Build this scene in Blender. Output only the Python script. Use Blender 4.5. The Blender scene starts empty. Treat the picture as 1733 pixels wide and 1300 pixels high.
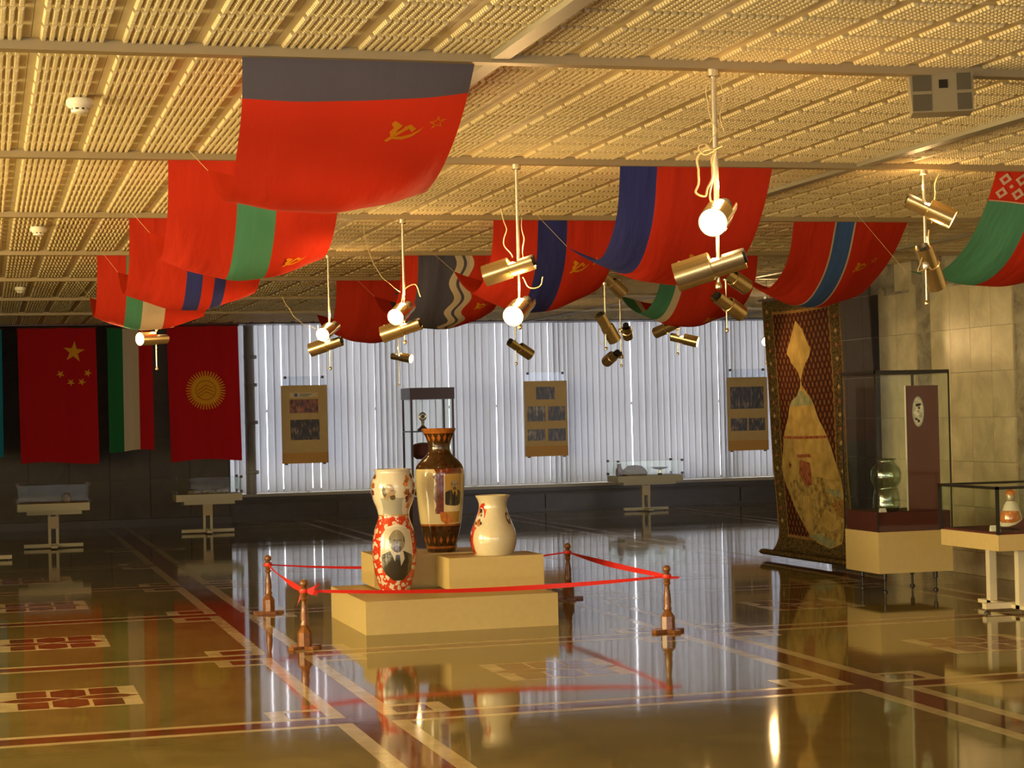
import bpy, bmesh, math, random
import numpy as np
from mathutils import Vector, Matrix

random.seed(7)
scene = bpy.context.scene
COL = scene.collection
PI = math.pi

# ------------------------------------------------------------------ camera
F_PX, YAW, PITCH, ROLL, CAM_Z = 3226.4, 0.27099, 0.01601, -0.022925, 1.626
fwd = Vector((math.sin(YAW) * math.cos(PITCH), math.cos(YAW) * math.cos(PITCH), math.sin(PITCH)))
rgt0 = Vector((math.cos(YAW), -math.sin(YAW), 0.0))
up0 = rgt0.cross(fwd)
rgt = rgt0 * math.cos(ROLL) + up0 * math.sin(ROLL)
up = -rgt0 * math.sin(ROLL) + up0 * math.cos(ROLL)
cam_data = bpy.data.cameras.new('camera')
cam = bpy.data.objects.new('camera', cam_data)
COL.objects.link(cam)
m = Matrix.Identity(4)
for i in range(3):
    m[i][0], m[i][1], m[i][2] = rgt[i], up[i], -fwd[i]
m[2][3] = CAM_Z
cam.matrix_world = m
cam_data.sensor_fit = 'HORIZONTAL'
cam_data.sensor_width = 36.0
cam_data.lens = 36.0 * F_PX / 1733.0
cam_data.clip_start, cam_data.clip_end = 0.1, 200
scene.camera = cam

# ------------------------------------------------------------------ world, daylight, exposure
world = bpy.data.worlds.new('sky')
scene.world = world
world.use_nodes = True
bg = world.node_tree.nodes['Background']
bg.inputs[0].default_value = (0.97, 0.95, 0.98, 1)
bg.inputs[1].default_value = 4.3

def area(name, loc, rot, sx, sy, power, color):
    l = bpy.data.lights.new(name, 'AREA')
    l.shape = 'RECTANGLE'; l.size, l.size_y, l.energy, l.color = sx, sy, power, color
    o = bpy.data.objects.new(name, l); COL.objects.link(o)
    o.location = loc; o.rotation_euler = rot
    return o
SUNNY = (1.0, 0.755, 0.265)
# late daylight entering through the tall windows of the left wall and of the wall behind the camera
for y, e in ((-1.0, 220), (3.5, 360), (8.0, 460), (12.5, 480)):
    area('left_window_light', (-5.9, y, 1.75), (0, -PI / 2, 0), 2.3, 3.4, e, SUNNY)
for i, x in enumerate((-3.0, 1.5, 6.0)):
    area('rear_window_light', (x, -3.9, 1.75), (PI / 2, 0, PI), 3.4, 2.3, 24, SUNNY)

scene.view_settings.view_transform = 'Standard'
scene.view_settings.look = 'None'
scene.view_settings.gamma = 1.0
scene.view_settings.use_curve_mapping = False
scene.view_settings.exposure = 0.0
cy = scene.cycles
cy.max_bounces, cy.diffuse_bounces, cy.glossy_bounces, cy.transmission_bounces, cy.transparent_max_bounces = 4, 2, 3, 3, 8
cy.caustics_reflective = cy.caustics_refractive = False
cy.use_adaptive_sampling = True
cy.adaptive_threshold = 0.07
cy.sample_clamp_indirect = 6.0

# ------------------------------------------------------------------ materials
MATS = {}
def nodes_of(name):
    mt = bpy.data.materials.new(name); mt.use_nodes = True
    MATS[name] = mt
    nt = mt.node_tree
    return mt, nt, nt.nodes['Principled BSDF'], nt.nodes['Material Output']

def plain(name, col, rough=0.5, metal=0.0, coat=0.0, vary=0.0, scale=8.0, emit=None, spec=None, bump=0.0, bscale=60.0):
    mt, nt, p, out = nodes_of(name)
    p.inputs['Base Color'].default_value = (*col, 1)
    p.inputs['Roughness'].default_value = rough
    p.inputs['Metallic'].default_value = metal
    p.inputs['Coat Weight'].default_value = coat
    p.inputs['Coat Roughness'].default_value = 0.06
    if spec is not None: p.inputs['Specular IOR Level'].default_value = spec
    if emit:
        p.inputs['Emission Color'].default_value = (*emit[0], 1); p.inputs['Emission Strength'].default_value = emit[1]
    if vary or bump:
        tc = nt.nodes.new('ShaderNodeTexCoord')
    if vary:
        n = nt.nodes.new('ShaderNodeTexNoise'); n.inputs['Scale'].default_value = scale; n.inputs['Detail'].default_value = 5
        nt.links.new(tc.outputs['Object'], n.inputs['Vector'])
        r = nt.nodes.new('ShaderNodeMapRange'); r.inputs[1].default_value = .3; r.inputs[2].default_value = .7
        r.inputs[3].default_value = 1 - vary; r.inputs[4].default_value = 1 + vary
        nt.links.new(n.outputs['Fac'], r.inputs[0])
        x = nt.nodes.new('ShaderNodeVectorMath'); x.operation = 'SCALE'; x.inputs[0].default_value = col
        nt.links.new(r.outputs[0], x.inputs['Scale']); nt.links.new(x.outputs[0], p.inputs['Base Color'])
    if bump:
        n2 = nt.nodes.new('ShaderNodeTexNoise'); n2.inputs['Scale'].default_value = bscale
        nt.links.new(tc.outputs['Object'], n2.inputs['Vector'])
        b = nt.nodes.new('ShaderNodeBump'); b.inputs['Strength'].default_value = bump; b.inputs['Distance'].default_value = .01
        nt.links.new(n2.outputs['Fac'], b.inputs['Height']); nt.links.new(b.outputs[0], p.inputs['Normal'])
    return mt

def cloth(name, col, trans=0.4):
    mt, nt, p, out = nodes_of(name)
    p.inputs['Base Color'].default_value = (*col, 1); p.inputs['Roughness'].default_value = .85
    p.inputs['Specular IOR Level'].default_value = .15
    tr = nt.nodes.new('ShaderNodeBsdfTranslucent'); tr.inputs[0].default_value = (*col, 1)
    mx = nt.nodes.new('ShaderNodeMixShader'); mx.inputs[0].default_value = trans
    nt.links.new(p.outputs[0], mx.inputs[1]); nt.links.new(tr.outputs[0], mx.inputs[2]); nt.links.new(mx.outputs[0], out.inputs[0])
    tc = nt.nodes.new('ShaderNodeTexCoord')
    n = nt.nodes.new('ShaderNodeTexNoise'); n.inputs['Scale'].default_value = 5; n.inputs['Detail'].default_value = 3
    mp = nt.nodes.new('ShaderNodeMapping'); mp.inputs['Scale'].default_value = (1.6, .35, .35); mp.inputs['Rotation'].default_value = (0, 0, .5)
    nt.links.new(tc.outputs['Object'], mp.inputs[0]); nt.links.new(mp.outputs[0], n.inputs['Vector'])
    b = nt.nodes.new('ShaderNodeBump'); b.inputs['Strength'].default_value = .5; b.inputs['Distance'].default_value = .03
    nt.links.new(n.outputs['Fac'], b.inputs['Height']); nt.links.new(b.outputs[0], p.inputs['Normal']); nt.links.new(b.outputs[0], tr.inputs['Normal'])
    return mt

def thin_glass(name, tint=(.86, .95, .9), refl=.08):
    mt, nt, p, out = nodes_of(name)
    nt.nodes.remove(p)
    t = nt.nodes.new('ShaderNodeBsdfTransparent'); t.inputs[0].default_value = (*tint, 1)
    g = nt.nodes.new('ShaderNodeBsdfGlossy'); g.inputs['Roughness'].default_value = .02
    lw = nt.nodes.new('ShaderNodeLayerWeight'); lw.inputs[0].default_value = .25
    mr = nt.nodes.new('ShaderNodeMapRange'); mr.inputs[3].default_value = refl; mr.inputs[4].default_value = .9
    pw = nt.nodes.new('ShaderNodeMath'); pw.operation = 'POWER'; pw.inputs[1].default_value = 2.0
    nt.links.new(lw.outputs['Facing'], pw.inputs[0]); nt.links.new(pw.outputs[0], mr.inputs[0])
    mx = nt.nodes.new('ShaderNodeMixShader')
    nt.links.new(mr.outputs[0], mx.inputs[0]); nt.links.new(t.outputs[0], mx.inputs[1]); nt.links.new(g.outputs[0], mx.inputs[2])
    nt.links.new(mx.outputs[0], out.inputs[0])
    return mt

def stone(name, c1, c2, rough, scale=3.0, polish_wave=0.0, speck=0.25):
    mt, nt, p, out = nodes_of(name)
    p.inputs['Roughness'].default_value = rough
    if polish_wave: p.inputs['Specular IOR Level'].default_value = .31
    g = nt.nodes.new('ShaderNodeNewGeometry'); oi = nt.nodes.new('ShaderNodeObjectInfo')
    off = nt.nodes.new('ShaderNodeVectorMath'); off.operation = 'MULTIPLY_ADD'
    off.inputs[1].default_value = (1, 1, 1)
    sc = nt.nodes.new('ShaderNodeVectorMath'); sc.operation = 'SCALE'; sc.inputs[0].default_value = (7, 3, 5)
    nt.links.new(oi.outputs['Random'], sc.inputs['Scale'])
    nt.links.new(g.outputs['Position'], off.inputs[0]); nt.links.new(sc.outputs[0], off.inputs[2])
    n = nt.nodes.new('ShaderNodeTexNoise'); n.inputs['Scale'].default_value = scale; n.inputs['Detail'].default_value = 8; n.inputs['Roughness'].default_value = .65
    n.inputs['Distortion'].default_value = .6
    nt.links.new(off.outputs[0], n.inputs['Vector'])
    n2 = nt.nodes.new('ShaderNodeTexNoise'); n2.inputs['Scale'].default_value = 90; n2.inputs['Detail'].default_value = 2
    nt.links.new(g.outputs['Position'], n2.inputs['Vector'])
    add = nt.nodes.new('ShaderNodeMath'); add.operation = 'MULTIPLY_ADD'; add.inputs[1].default_value = speck
    nt.links.new(n2.outputs['Fac'], add.inputs[0]); nt.links.new(n.outputs['Fac'], add.inputs[2])
    rp = nt.nodes.new('ShaderNodeValToRGB'); rp.color_ramp.elements[0].position = .38; rp.color_ramp.elements[1].position = .82
    rp.color_ramp.elements[0].color = (*c1, 1); rp.color_ramp.elements[1].color = (*c2, 1)
    nt.links.new(add.outputs[0], rp.inputs[0]); nt.links.new(rp.outputs[0], p.inputs['Base Color'])
    if polish_wave:
        n3 = nt.nodes.new('ShaderNodeTexNoise'); n3.inputs['Scale'].default_value = 2.2; n3.inputs['Detail'].default_value = 3
        nt.links.new(g.outputs['Position'], n3.inputs['Vector'])
        b = nt.nodes.new('ShaderNodeBump'); b.inputs['Strength'].default_value = polish_wave; b.inputs['Distance'].default_value = .01
        nt.links.new(n3.outputs['Fac'], b.inputs['Height']); nt.links.new(b.outputs[0], p.inputs['Normal'])
    return mt

FR = 0.055
stone('floor_field_stone', (.135, .105, .028), (.24, .185, .060), FR, 4, .06)
stone('floor_red_stone', (.12, .042, .014), (.22, .082, .030), FR, 5, .06)
stone('floor_light_stone', (.38, .30, .15), (.60, .49, .27), FR + .04, 5, .06)
stone('marble_light', (.44, .36, .20), (.76, .65, .39), .3, 2.6)
stone('marble_dark', (.10, .085, .055), (.52, .45, .30), .3, 4.5)
stone('brown_stone_and_shade', (.026, .015, .005), (.066, .040, .016), .5, 2)  # brown back-wall stone; also paints the carpet's shadow on the right wall
stone('plinth_stone', (.022, .012, .005), (.050, .030, .013), .45, 3)
plain('sill_stone', (.30, .25, .16), .35)
plain('ceiling_plaster', (.74, .595, .325), .6)
plain('rail_metal', (.36, .265, .13), .45, .15)
plain('rail_metal_bright', (.31, .265, .18), .45, .15)
plain('table_paint', (.40, .34, .20), .5)
plain('white_box', (.63, .475, .195), .55, vary=.03, scale=20)
plain('white_paint', (.78, .70, .48), .45)
plain('turned_wood', (.23, .085, .022), .3, coat=.4, vary=.3, scale=30)
plain('dark_wood', (.055, .020, .010), .35)
plain('ribbon_red', (.85, .03, .02), .45)
plain('brass', (.72, .55, .28), .22, .9)
plain('steel_pole', (.70, .62, .46), .25, .85)
plain('black_plastic', (.012, .010, .008), .5)
plain('dark_frame', (.018, .015, .012), .4)
plain('wire_insulation', (.75, .58, .28), .5)
plain('lamp_lens', (1, .8, .5), .4, emit=((1.0, .72, .36), 45.0))
plain('lamp_bulb', (1, .8, .5), .4, emit=((1.0, .70, .34), 60.0))
plain('lens_dark', (.05, .04, .03), .15)
plain('detector_plastic', (.86, .80, .62), .4)
plain('speaker_case', (.25, .205, .125), .5)
plain('speaker_grille', (.085, .07, .045), .6)
thin_glass('case_glass', (.94, .985, .95), .03)
thin_glass('clear_hanger', (.9, .93, .97), .03)
thin_glass('window_glass', (.97, .98, 1), .04)
plain('window_frame_paint', (.25, .23, .20), .5)
plain('velvet_maroon', (.085, .012, .010), .8)
plain('case_panel', (.13, .035, .025), .5)
plain('card_white', (.85, .82, .72), .6)
plain('poster_paper', (.52, .34, .11), .6, vary=.05)
plain('poster_band', (.50, .24, .035), .6)
def photo(name, stops, sx=26, sz=7):
    mt, nt, p, out = nodes_of(name)
    p.inputs['Roughness'].default_value = .4
    tc = nt.nodes.new('ShaderNodeTexCoord'); mp = nt.nodes.new('ShaderNodeMapping'); mp.inputs['Scale'].default_value = (sx, 1, sz)
    n = nt.nodes.new('ShaderNodeTexNoise'); n.inputs['Scale'].default_value = 1; n.inputs['Detail'].default_value = 4
    nt.links.new(tc.outputs['Object'], mp.inputs[0]); nt.links.new(mp.outputs[0], n.inputs['Vector'])
    r = nt.nodes.new('ShaderNodeValToRGB'); cr = r.color_ramp; cr.elements[0].position = .40; cr.elements[1].position = .66
    cr.elements[0].color = (*stops[0], 1); cr.elements[1].color = (*stops[2], 1); e = cr.elements.new(.53); e.color = (*stops[1], 1)
    nt.links.new(n.outputs['Fac'], r.inputs[0]); nt.links.new(r.outputs[0], p.inputs['Base Color'])
photo('photo_dark', ((.012, .008, .006), (.05, .03, .02), (.30, .20, .10)))
photo('photo_warm', ((.05, .02, .012), (.26, .075, .03), (.42, .16, .06)), 20, 10)
photo('photo_grey', ((.02, .015, .01), (.12, .09, .06), (.48, .38, .24)))
plain('logo_blue', (.06, .12, .2), .5)
plain('logo_strip', (.62, .45, .2), .5)
RED = (.68, .042, .016)
cloth('flag_red', RED)
cloth('flag_blue', (.045, .055, .25))
cloth('flag_slate', (.115, .11, .15))
cloth('flag_skyblue', (.07, .16, .42))
cloth('flag_green', (.10, .34, .20))
cloth('flag_white', (.75, .62, .42))
cloth('flag_gold', (.80, .38, .015))
cloth('banner_red', (.34, .004, .006), .05)
cloth('banner_green', (.012, .10, .03), .05)
cloth('banner_white', (.42, .33, .22), .05)
cloth('banner_teal', (.01, .16, .22), .05)
cloth('banner_gold', (.55, .24, .012), .05)
cloth('banner_bronze', (.30, .09, .008), .05)
for nm, c, v in (('glaze_white', (.80, .73, .58), 0), ('glaze_cream', (.95, .80, .42), .02), ('glaze_ivory', (.78, .68, .45), .03),
                 ('glaze_brown', (.055, .022, .006), .4), ('glaze_orange', (.42, .13, .022), .25), ('glaze_gold', (.55, .30, .07), 0),
                 ('glaze_garnet', (.20, .035, .016), .4), ('glaze_floral', (.62, .20, .04), .3), ('glaze_grey', (.44, .42, .34), 0),
                 ('glaze_red', (.62, .045, .012), 0)):
    plain(nm, c, .16, coat=.9, vary=v, scale=35)
for nm, c in (('print_skin', (.42, .30, .17)), ('print_skin_grey', (.27, .23, .15)), ('print_shadow', (.12, .085, .05)), ('print_suit', (.035, .030, .022)),
              ('print_ground', (.66, .60, .46)), ('print_gold', (.58, .33, .06)), ('print_collar', (.60, .55, .42))):
    plain(nm, c, .2, coat=.8)

def patterned(name, build):
    mt, nt, p, out = nodes_of(name)
    build(nt, p)
    return mt

def _blossom(nt, p):
    p.inputs['Roughness'].default_value = .16; p.inputs['Coat Weight'].default_value = .9; p.inputs['Coat Roughness'].default_value = .06
    tc = nt.nodes.new('ShaderNodeTexCoord')
    v = nt.nodes.new('ShaderNodeTexVoronoi'); v.inputs['Scale'].default_value = 21
    nt.links.new(tc.outputs['Object'], v.inputs['Vector'])
    w = nt.nodes.new('ShaderNodeTexVoronoi'); w.inputs['Scale'].default_value = 42
    nt.links.new(tc.outputs['Object'], w.inputs['Vector'])
    a = nt.nodes.new('ShaderNodeMath'); a.operation = 'MULTIPLY_ADD'; a.inputs[1].default_value = .55
    nt.links.new(w.outputs['Distance'], a.inputs[0]); nt.links.new(v.outputs['Distance'], a.inputs[2])
    r = nt.nodes.new('ShaderNodeValToRGB'); cr = r.color_ramp
    cr.elements[0].position = .68; cr.elements[0].color = (.78, .70, .55, 1)
    cr.elements[1].position = .74; cr.elements[1].color = (.62, .045, .012, 1)
    e = cr.elements.new(.30); e.color = (.72, .60, .44, 1)
    e = cr.elements.new(.24); e.color = (.55, .12, .05, 1)
    nt.links.new(a.outputs[0], r.inputs[0]); nt.links.new(r.outputs[0], p.inputs['Base Color'])
patterned('glaze_blossom', _blossom)

def _rug(nt, p):
    p.inputs['Roughness'].default_value = .9; p.inputs['Specular IOR Level'].default_value = .1
    tc = nt.nodes.new('ShaderNodeTexCoord')
    s = nt.nodes.new('ShaderNodeSeparateXYZ'); nt.links.new(tc.outputs['UV'], s.inputs[0])
    def wave(src, freq, ph=0):
        a = nt.nodes.new('ShaderNodeMath'); a.operation = 'MULTIPLY'; a.inputs[1].default_value = freq * 2 * PI
        nt.links.new(src, a.inputs[0])
        b = nt.nodes.new('ShaderNodeMath'); b.operation = 'SINE'; nt.links.new(a.outputs[0], b.inputs[0]); return b.outputs[0]
    m1 = nt.nodes.new('ShaderNodeMath'); m1.operation = 'MULTIPLY'
    nt.links.new(wave(s.outputs[0], 19), m1.inputs[0]); nt.links.new(wave(s.outputs[1], 15), m1.inputs[1])
    n = nt.nodes.new('ShaderNodeTexNoise'); n.inputs['Scale'].default_value = 70; nt.links.new(tc.outputs['UV'], n.inputs['Vector'])
    a = nt.nodes.new('ShaderNodeMath'); a.operation = 'MULTIPLY_ADD'; a.inputs[1].default_value = .9
    nt.links.new(n.outputs['Fac'], a.inputs[0]); nt.links.new(m1.outputs[0], a.inputs[2])
    r = nt.nodes.new('ShaderNodeValToRGB'); cr = r.color_ramp
    cr.elements[0].position = .35; cr.elements[0].color = (.028, .010, .004, 1)
    cr.elements[1].position = 1.0; cr.elements[1].color = (.13, .065, .022, 1)
    e = cr.elements.new(.62); e.color = (.085, .012, .006, 1)
    e = cr.elements.new(.86); e.color = (.11, .02, .008, 1)
    nt.links.new(a.outputs[0], r.inputs[0]); nt.links.new(r.outputs[0], p.inputs['Base Color'])
patterned('rug_field', _rug)
plain('rug_border', (.075, .048, .016), .9, vary=.9, scale=40, spec=.1)
plain('rug_stripe', (.21, .11, .03), .9, vary=.6, scale=60, spec=.1)
plain('rug_motif', (.32, .22, .08), .9, vary=.5, scale=60, spec=.1)
plain('rug_medallion', (.33, .22, .06), .85, vary=.35, scale=5, spec=.15)
plain('rug_picture', (.26, .175, .05), .85, vary=.6, scale=14, spec=.15)
plain('rug_figure', (.22, .07, .03), .85, vary=.6, scale=20, spec=.1)
plain('rug_teal', (.20, .20, .10), .85, vary=.3, scale=10, spec=.15)
plain('paper_oval', (.72, .66, .50), .5, vary=.5, scale=25)

def _blind():
    mt, nt, p, out = nodes_of('blind_fabric')
    p.inputs['Base Color'].default_value = (.74, .74, .74, 1); p.inputs['Roughness'].default_value = .8
    t = nt.nodes.new('ShaderNodeBsdfTranslucent'); t.inputs[0].default_value = (.80, .82, .86, 1)
    mx = nt.nodes.new('ShaderNodeMixShader'); mx.inputs[0].default_value = .36
    nt.links.new(p.outputs[0], mx.inputs[1]); nt.links.new(t.outputs[0], mx.inputs[2]); nt.links.new(mx.outputs[0], out.inputs[0])
_blind()
M = MATS

# ------------------------------------------------------------------ object helpers
def link(name, me, parent=None, loc=None):
    o = bpy.data.objects.new(name, me); COL.objects.link(o)
    if parent is not None: o.parent = parent
    if loc is not None: o.location = loc
    return o

def empty(name, loc=(0, 0, 0), rz=0.0):
    o = bpy.data.objects.new(name, None); COL.objects.link(o)
    o.empty_display_size = .1; o.location = loc; o.rotation_euler = (0, 0, rz)
    return o

def tag(o, label=None, cat=None, group=None, kind=None):
    if label: o['label'] = label
    if cat: o['category'] = cat
    if group: o['group'] = group
    if kind: o['kind'] = kind
    return o

def thing(name, label, cat, loc=(0, 0, 0), group=None, rz=0.0):
    return tag(empty(name, loc, rz), label, cat, group)

def copy_tree(o, parent=None):
    c = o.copy(); COL.objects.link(c)
    if parent is not None: c.parent = parent
    for ch in list(o.children): copy_tree(ch, c)
    return c

class MB:
    def __init__(s): s.v = []; s.f = []; s.mi = []; s.cur = 0
    def add(s, vs, fs):
        b = len(s.v); s.v += [tuple(x) for x in vs]; s.f += [tuple(i + b for i in f) for f in fs]; s.mi += [s.cur] * len(fs); return s
    def box(s, a, b):
        (x0, y0, z0), (x1, y1, z1) = a, b
        return s.add([(x0, y0, z0), (x1, y0, z0), (x1, y1, z0), (x0, y1, z0), (x0, y0, z1), (x1, y0, z1), (x1, y1, z1), (x0, y1, z1)],
                     [(0, 3, 2, 1), (4, 5, 6, 7), (0, 1, 5, 4), (1, 2, 6, 5), (2, 3, 7, 6), (3, 0, 4, 7)])
    def lathe(s, prof, n=32, c=(0, 0, 0), cap=True, a0=0.0, a1=2 * PI):
        full = abs(a1 - a0 - 2 * PI) < 1e-6; k = n if full else n + 1
        vs = []
        for r, z in prof:
            for i in range(k):
                a = a0 + (a1 - a0) * i / n; vs.append((c[0] + r * math.cos(a), c[1] + r * math.sin(a), c[2] + z))
        fs = []
        for j in range(len(prof) - 1):
            for i in range(n):
                i2 = (i + 1) % k if full else i + 1
                fs.append((j * k + i, j * k + i2, (j + 1) * k + i2, (j + 1) * k + i))
        if cap and full:
            fs.append(tuple(reversed(range(k)))); fs.append(tuple((len(prof) - 1) * k + i for i in range(k)))
        return s.add(vs, fs)
    def tube(s, pts, r, n=8, cap=True):
        pts = [Vector(p) for p in pts]; rr = r if isinstance(r, (list, tuple)) else [r] * len(pts)
        vs = []; ref = Vector((0, 0, 1))
        d0 = (pts[1] - pts[0]).normalized()
        if abs(d0.dot(ref)) > .95: ref = Vector((1, 0, 0))
        x = d0.cross(ref).normalized()
        for i, p in enumerate(pts):
            d = (pts[min(i + 1, len(pts) - 1)] - pts[max(i - 1, 0)]).normalized()
            x = (x - d * x.dot(d)).normalized(); y = d.cross(x)
            for k in range(n):
                a = 2 * PI * k / n; vs.append(p + (x * math.cos(a) + y * math.sin(a)) * rr[i])
        fs = []
        for i in range(len(pts) - 1):
            for k in range(n):
                k2 = (k + 1) % n; fs.append((i * n + k, i * n + k2, (i + 1) * n + k2, (i + 1) * n + k))
        if cap: fs.append(tuple(reversed(range(n)))); fs.append(tuple((len(pts) - 1) * n + k for k in range(n)))
        return s.add(vs, fs)
    def xf(s, mat):
        s.v = [tuple(mat @ Vector(p)) for p in s.v]; return s
    def mesh(s, name, mats, smooth=False):
        me = bpy.data.meshes.new(name); me.from_pydata(s.v, [], s.f)
        for mm in (mats if isinstance(mats, (list, tuple)) else [mats]): me.materials.append(M[mm] if isinstance(mm, str) else mm)
        if any(s.mi): me.polygons.foreach_set('material_index', s.mi)
        if smooth:
            me.polygons.foreach_set('use_smooth', [True] * len(me.polygons))
            try: me.set_sharp_from_angle(angle=math.radians(40))
            except Exception: pass
        me.update(); return me
    def build(s, name, mats, parent=None, smooth=False, loc=None):
        return link(name, s.mesh(name, mats, smooth), parent, loc)

def struct(o): o['kind'] = 'structure'; return o

def patch(S, u0, u1, v0, v1, nu, nv, ufun=None):
    mb = MB(); vs = []
    for j in range(nv + 1):
        v = v0 + (v1 - v0) * j / nv
        for i in range(nu + 1):
            t = i / nu
            a, b = (ufun(v) if ufun else (u0, u1))
            vs.append(S(a + (b - a) * t, v))
    fs = [(j * (nu + 1) + i, j * (nu + 1) + i + 1, (j + 1) * (nu + 1) + i + 1, (j + 1) * (nu + 1) + i) for j in range(nv) for i in range(nu)]
    return mb.add(vs, fs)

def decal(name, polys, mapper, mats, parent, maxlen, two_sided=0.0):
    """polys: list of (points2d, material index, layer); mapper(a, b, layer) -> 3d point"""
    V = []; Fc = []; MI = []
    for pts, mi, layer in polys:
        bm = bmesh.new()
        vs = [bm.verts.new((p[0], p[1], 0)) for p in pts]
        try: bm.faces.new(vs)
        except ValueError: bm.free(); continue
        bmesh.ops.triangulate(bm, faces=bm.faces[:])
        for _ in range(6):
            es = [e for e in bm.edges if e.calc_length() > maxlen]
            if not es: break
            bmesh.ops.subdivide_edges(bm, edges=es, cuts=1)
            bmesh.ops.triangulate(bm, faces=bm.faces[:])
        bm.verts.index_update()
        b = len(V)
        V += [tuple(mapper(v.co.x, v.co.y, layer)) for v in bm.verts]
        for f in bm.faces: Fc.append(tuple(v.index + b for v in f.verts)); MI.append(mi)
        bm.free()
    me = bpy.data.meshes.new(name); me.from_pydata(V, [], Fc)
    for mm in (mats if isinstance(mats, (list, tuple)) else [mats]): me.materials.append(M[mm])
    me.polygons.foreach_set('material_index', MI); me.update()
    return link(name, me, parent)

def circle(cx, cy, r, n=24, ry=None, a0=0, a1=2 * PI):
    ry = r if ry is None else ry; full = abs(a1 - a0 - 2 * PI) < 1e-6
    return [(cx + r * math.cos(a0 + (a1 - a0) * i / (n if full else n - 1)), cy + ry * math.sin(a0 + (a1 - a0) * i / (n if full else n - 1))) for i in range(n)]

def star_pts(cx, cy, r, rot=PI / 2, inner=.382):
    return [(cx + r * (1 if i % 2 == 0 else inner) * math.cos(rot + i * PI / 5), cy + r * (1 if i % 2 == 0 else inner) * math.sin(rot + i * PI / 5)) for i in range(10)]

# ------------------------------------------------------------------ the room shell
CEIL = 3.09
GX0, GY0, PX, PY = 1.975, 10.16, 3.02, 2.99        # floor grid: avenue centre, band centre, pitches
BX0, BY0, BPX, BPY = 2.03, 7.42, 3.05, 2.985       # ceiling rails
XL, XR, YN, YF = -6.2, 16.0, -4.2, 31.0
RW = 9.08                                           # marble wall face

floor = struct(MB().box((XL, YN, -.2), (XR, YF, -.012)).build('floor', 'plinth_stone'))

unit_boxes = {}
def stone_piece(name, x0, x1, y0, y1, mat, parent, z1=0.0, z0=-.012):
    key = (name, round(x1 - x0, 4), round(y1 - y0, 4), mat)
    if key not in unit_boxes:
        unit_boxes[key] = MB().box((0, 0, z0), (x1 - x0, y1 - y0, z1)).mesh(name, mat)
    return link(name, unit_boxes[key], parent, (x0, y0, 0))

AV, AVR = .195, .105          # avenue half width, red half width
BD, BDR = .165, .095          # band half depth, red half depth
g = .0012                     # joint
def poly_piece(name, pts, mat, parent, loc, z1=0.0006):
    key = (name, mat, len(pts), round(pts[0][0], 3), round(pts[0][1], 3))
    if key not in unit_boxes:
        n = len(pts)
        vs = [(x, y, -.012) for x, y in pts] + [(x, y, z1) for x, y in pts]
        fs = [tuple(range(n, 2 * n))] + [(i, (i + 1) % n, (i + 1) % n + n, i + n) for i in range(n)]
        unit_boxes[key] = MB().add(vs, fs).mesh(name, mat)
    return link(name, unit_boxes[key], parent, loc)

def arc_between(p, q, bulge, n=7):
    """points from p to q on a shallow arc, bulge = sideways rise"""
    out = []
    dx, dy = q[0] - p[0], q[1] - p[1]; L = math.hypot(dx, dy); nx, ny = -dy / L, dx / L
    for i in range(n):
        t = i / (n - 1); h = 4 * bulge * t * (1 - t); out.append((p[0] + dx * t + nx * h, p[1] + dy * t + ny * h))
    return out

def rosette(cx, cy):
    """inlaid square: pale frame, six red plates and two red leaves"""
    loc = (cx, cy, 0); H = .405; e = .10; j = .012
    Z = .0004
    # pale end blocks (two at each side, parted by the tip of the leaf) and thin pale rails
    for sx in (-1, 1):
        for sy in (-1, 1):
            pts = [(sx * H, sy * H), (sx * (H - e), sy * H), (sx * (H - e), sy * .085), (sx * H, sy * .012)]
            if sx * sy > 0: pts = pts[::-1]
            poly_piece('inlay_end_block', pts, 'floor_light_stone', floor, loc, Z)
    stone_piece('inlay_pale_bed', cx - H + e, cx + H - e, cy - H, cy + H, 'floor_light_stone', floor, .0002)
    x0, x1, x2, x3 = -(H - e) + .004, -.115, .115, (H - e) - .004
    zt = .0008
    for sy in (-1, 1):
        a, b = sy * .105, sy * (H - .035)
        lo, hi = min(a, b), max(a, b)
        poly_piece('inlay_plate', [(x0, lo), (x1 - j, lo), (x1 - j, hi), (x0, hi)], 'floor_red_stone', floor, loc, zt)
        poly_piece('inlay_plate', [(x2 + j, lo), (x3, lo), (x3, hi), (x2 + j, hi)], 'floor_red_stone', floor, loc, zt)
        lo2, hi2 = (sy * .012, sy * (H - .008)); lo2, hi2 = min(lo2, hi2), max(lo2, hi2)
        mid = (lo2 + hi2) / 2
        hexp = [(x1 + j, mid - .12), (0, lo2), (x2 - j, mid - .12), (x2 - j, mid + .12), (0, hi2), (x1 + j, mid + .12)]
        poly_piece('inlay_hexagon', hexp, 'floor_red_stone', floor, loc, zt)
    for sx in (-1, 1):
        p, q = (sx * .03, 0.0), (sx * (H - .002), 0.0)
        up_ = arc_between(p, q, .088 * sx); dn = arc_between(q, p, .088 * sx)
        pts = up_ + dn[1:-1]
        if sx > 0: pts = pts[::-1]
        poly_piece('inlay_leaf', pts, 'floor_red_stone', floor, loc, zt)

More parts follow.
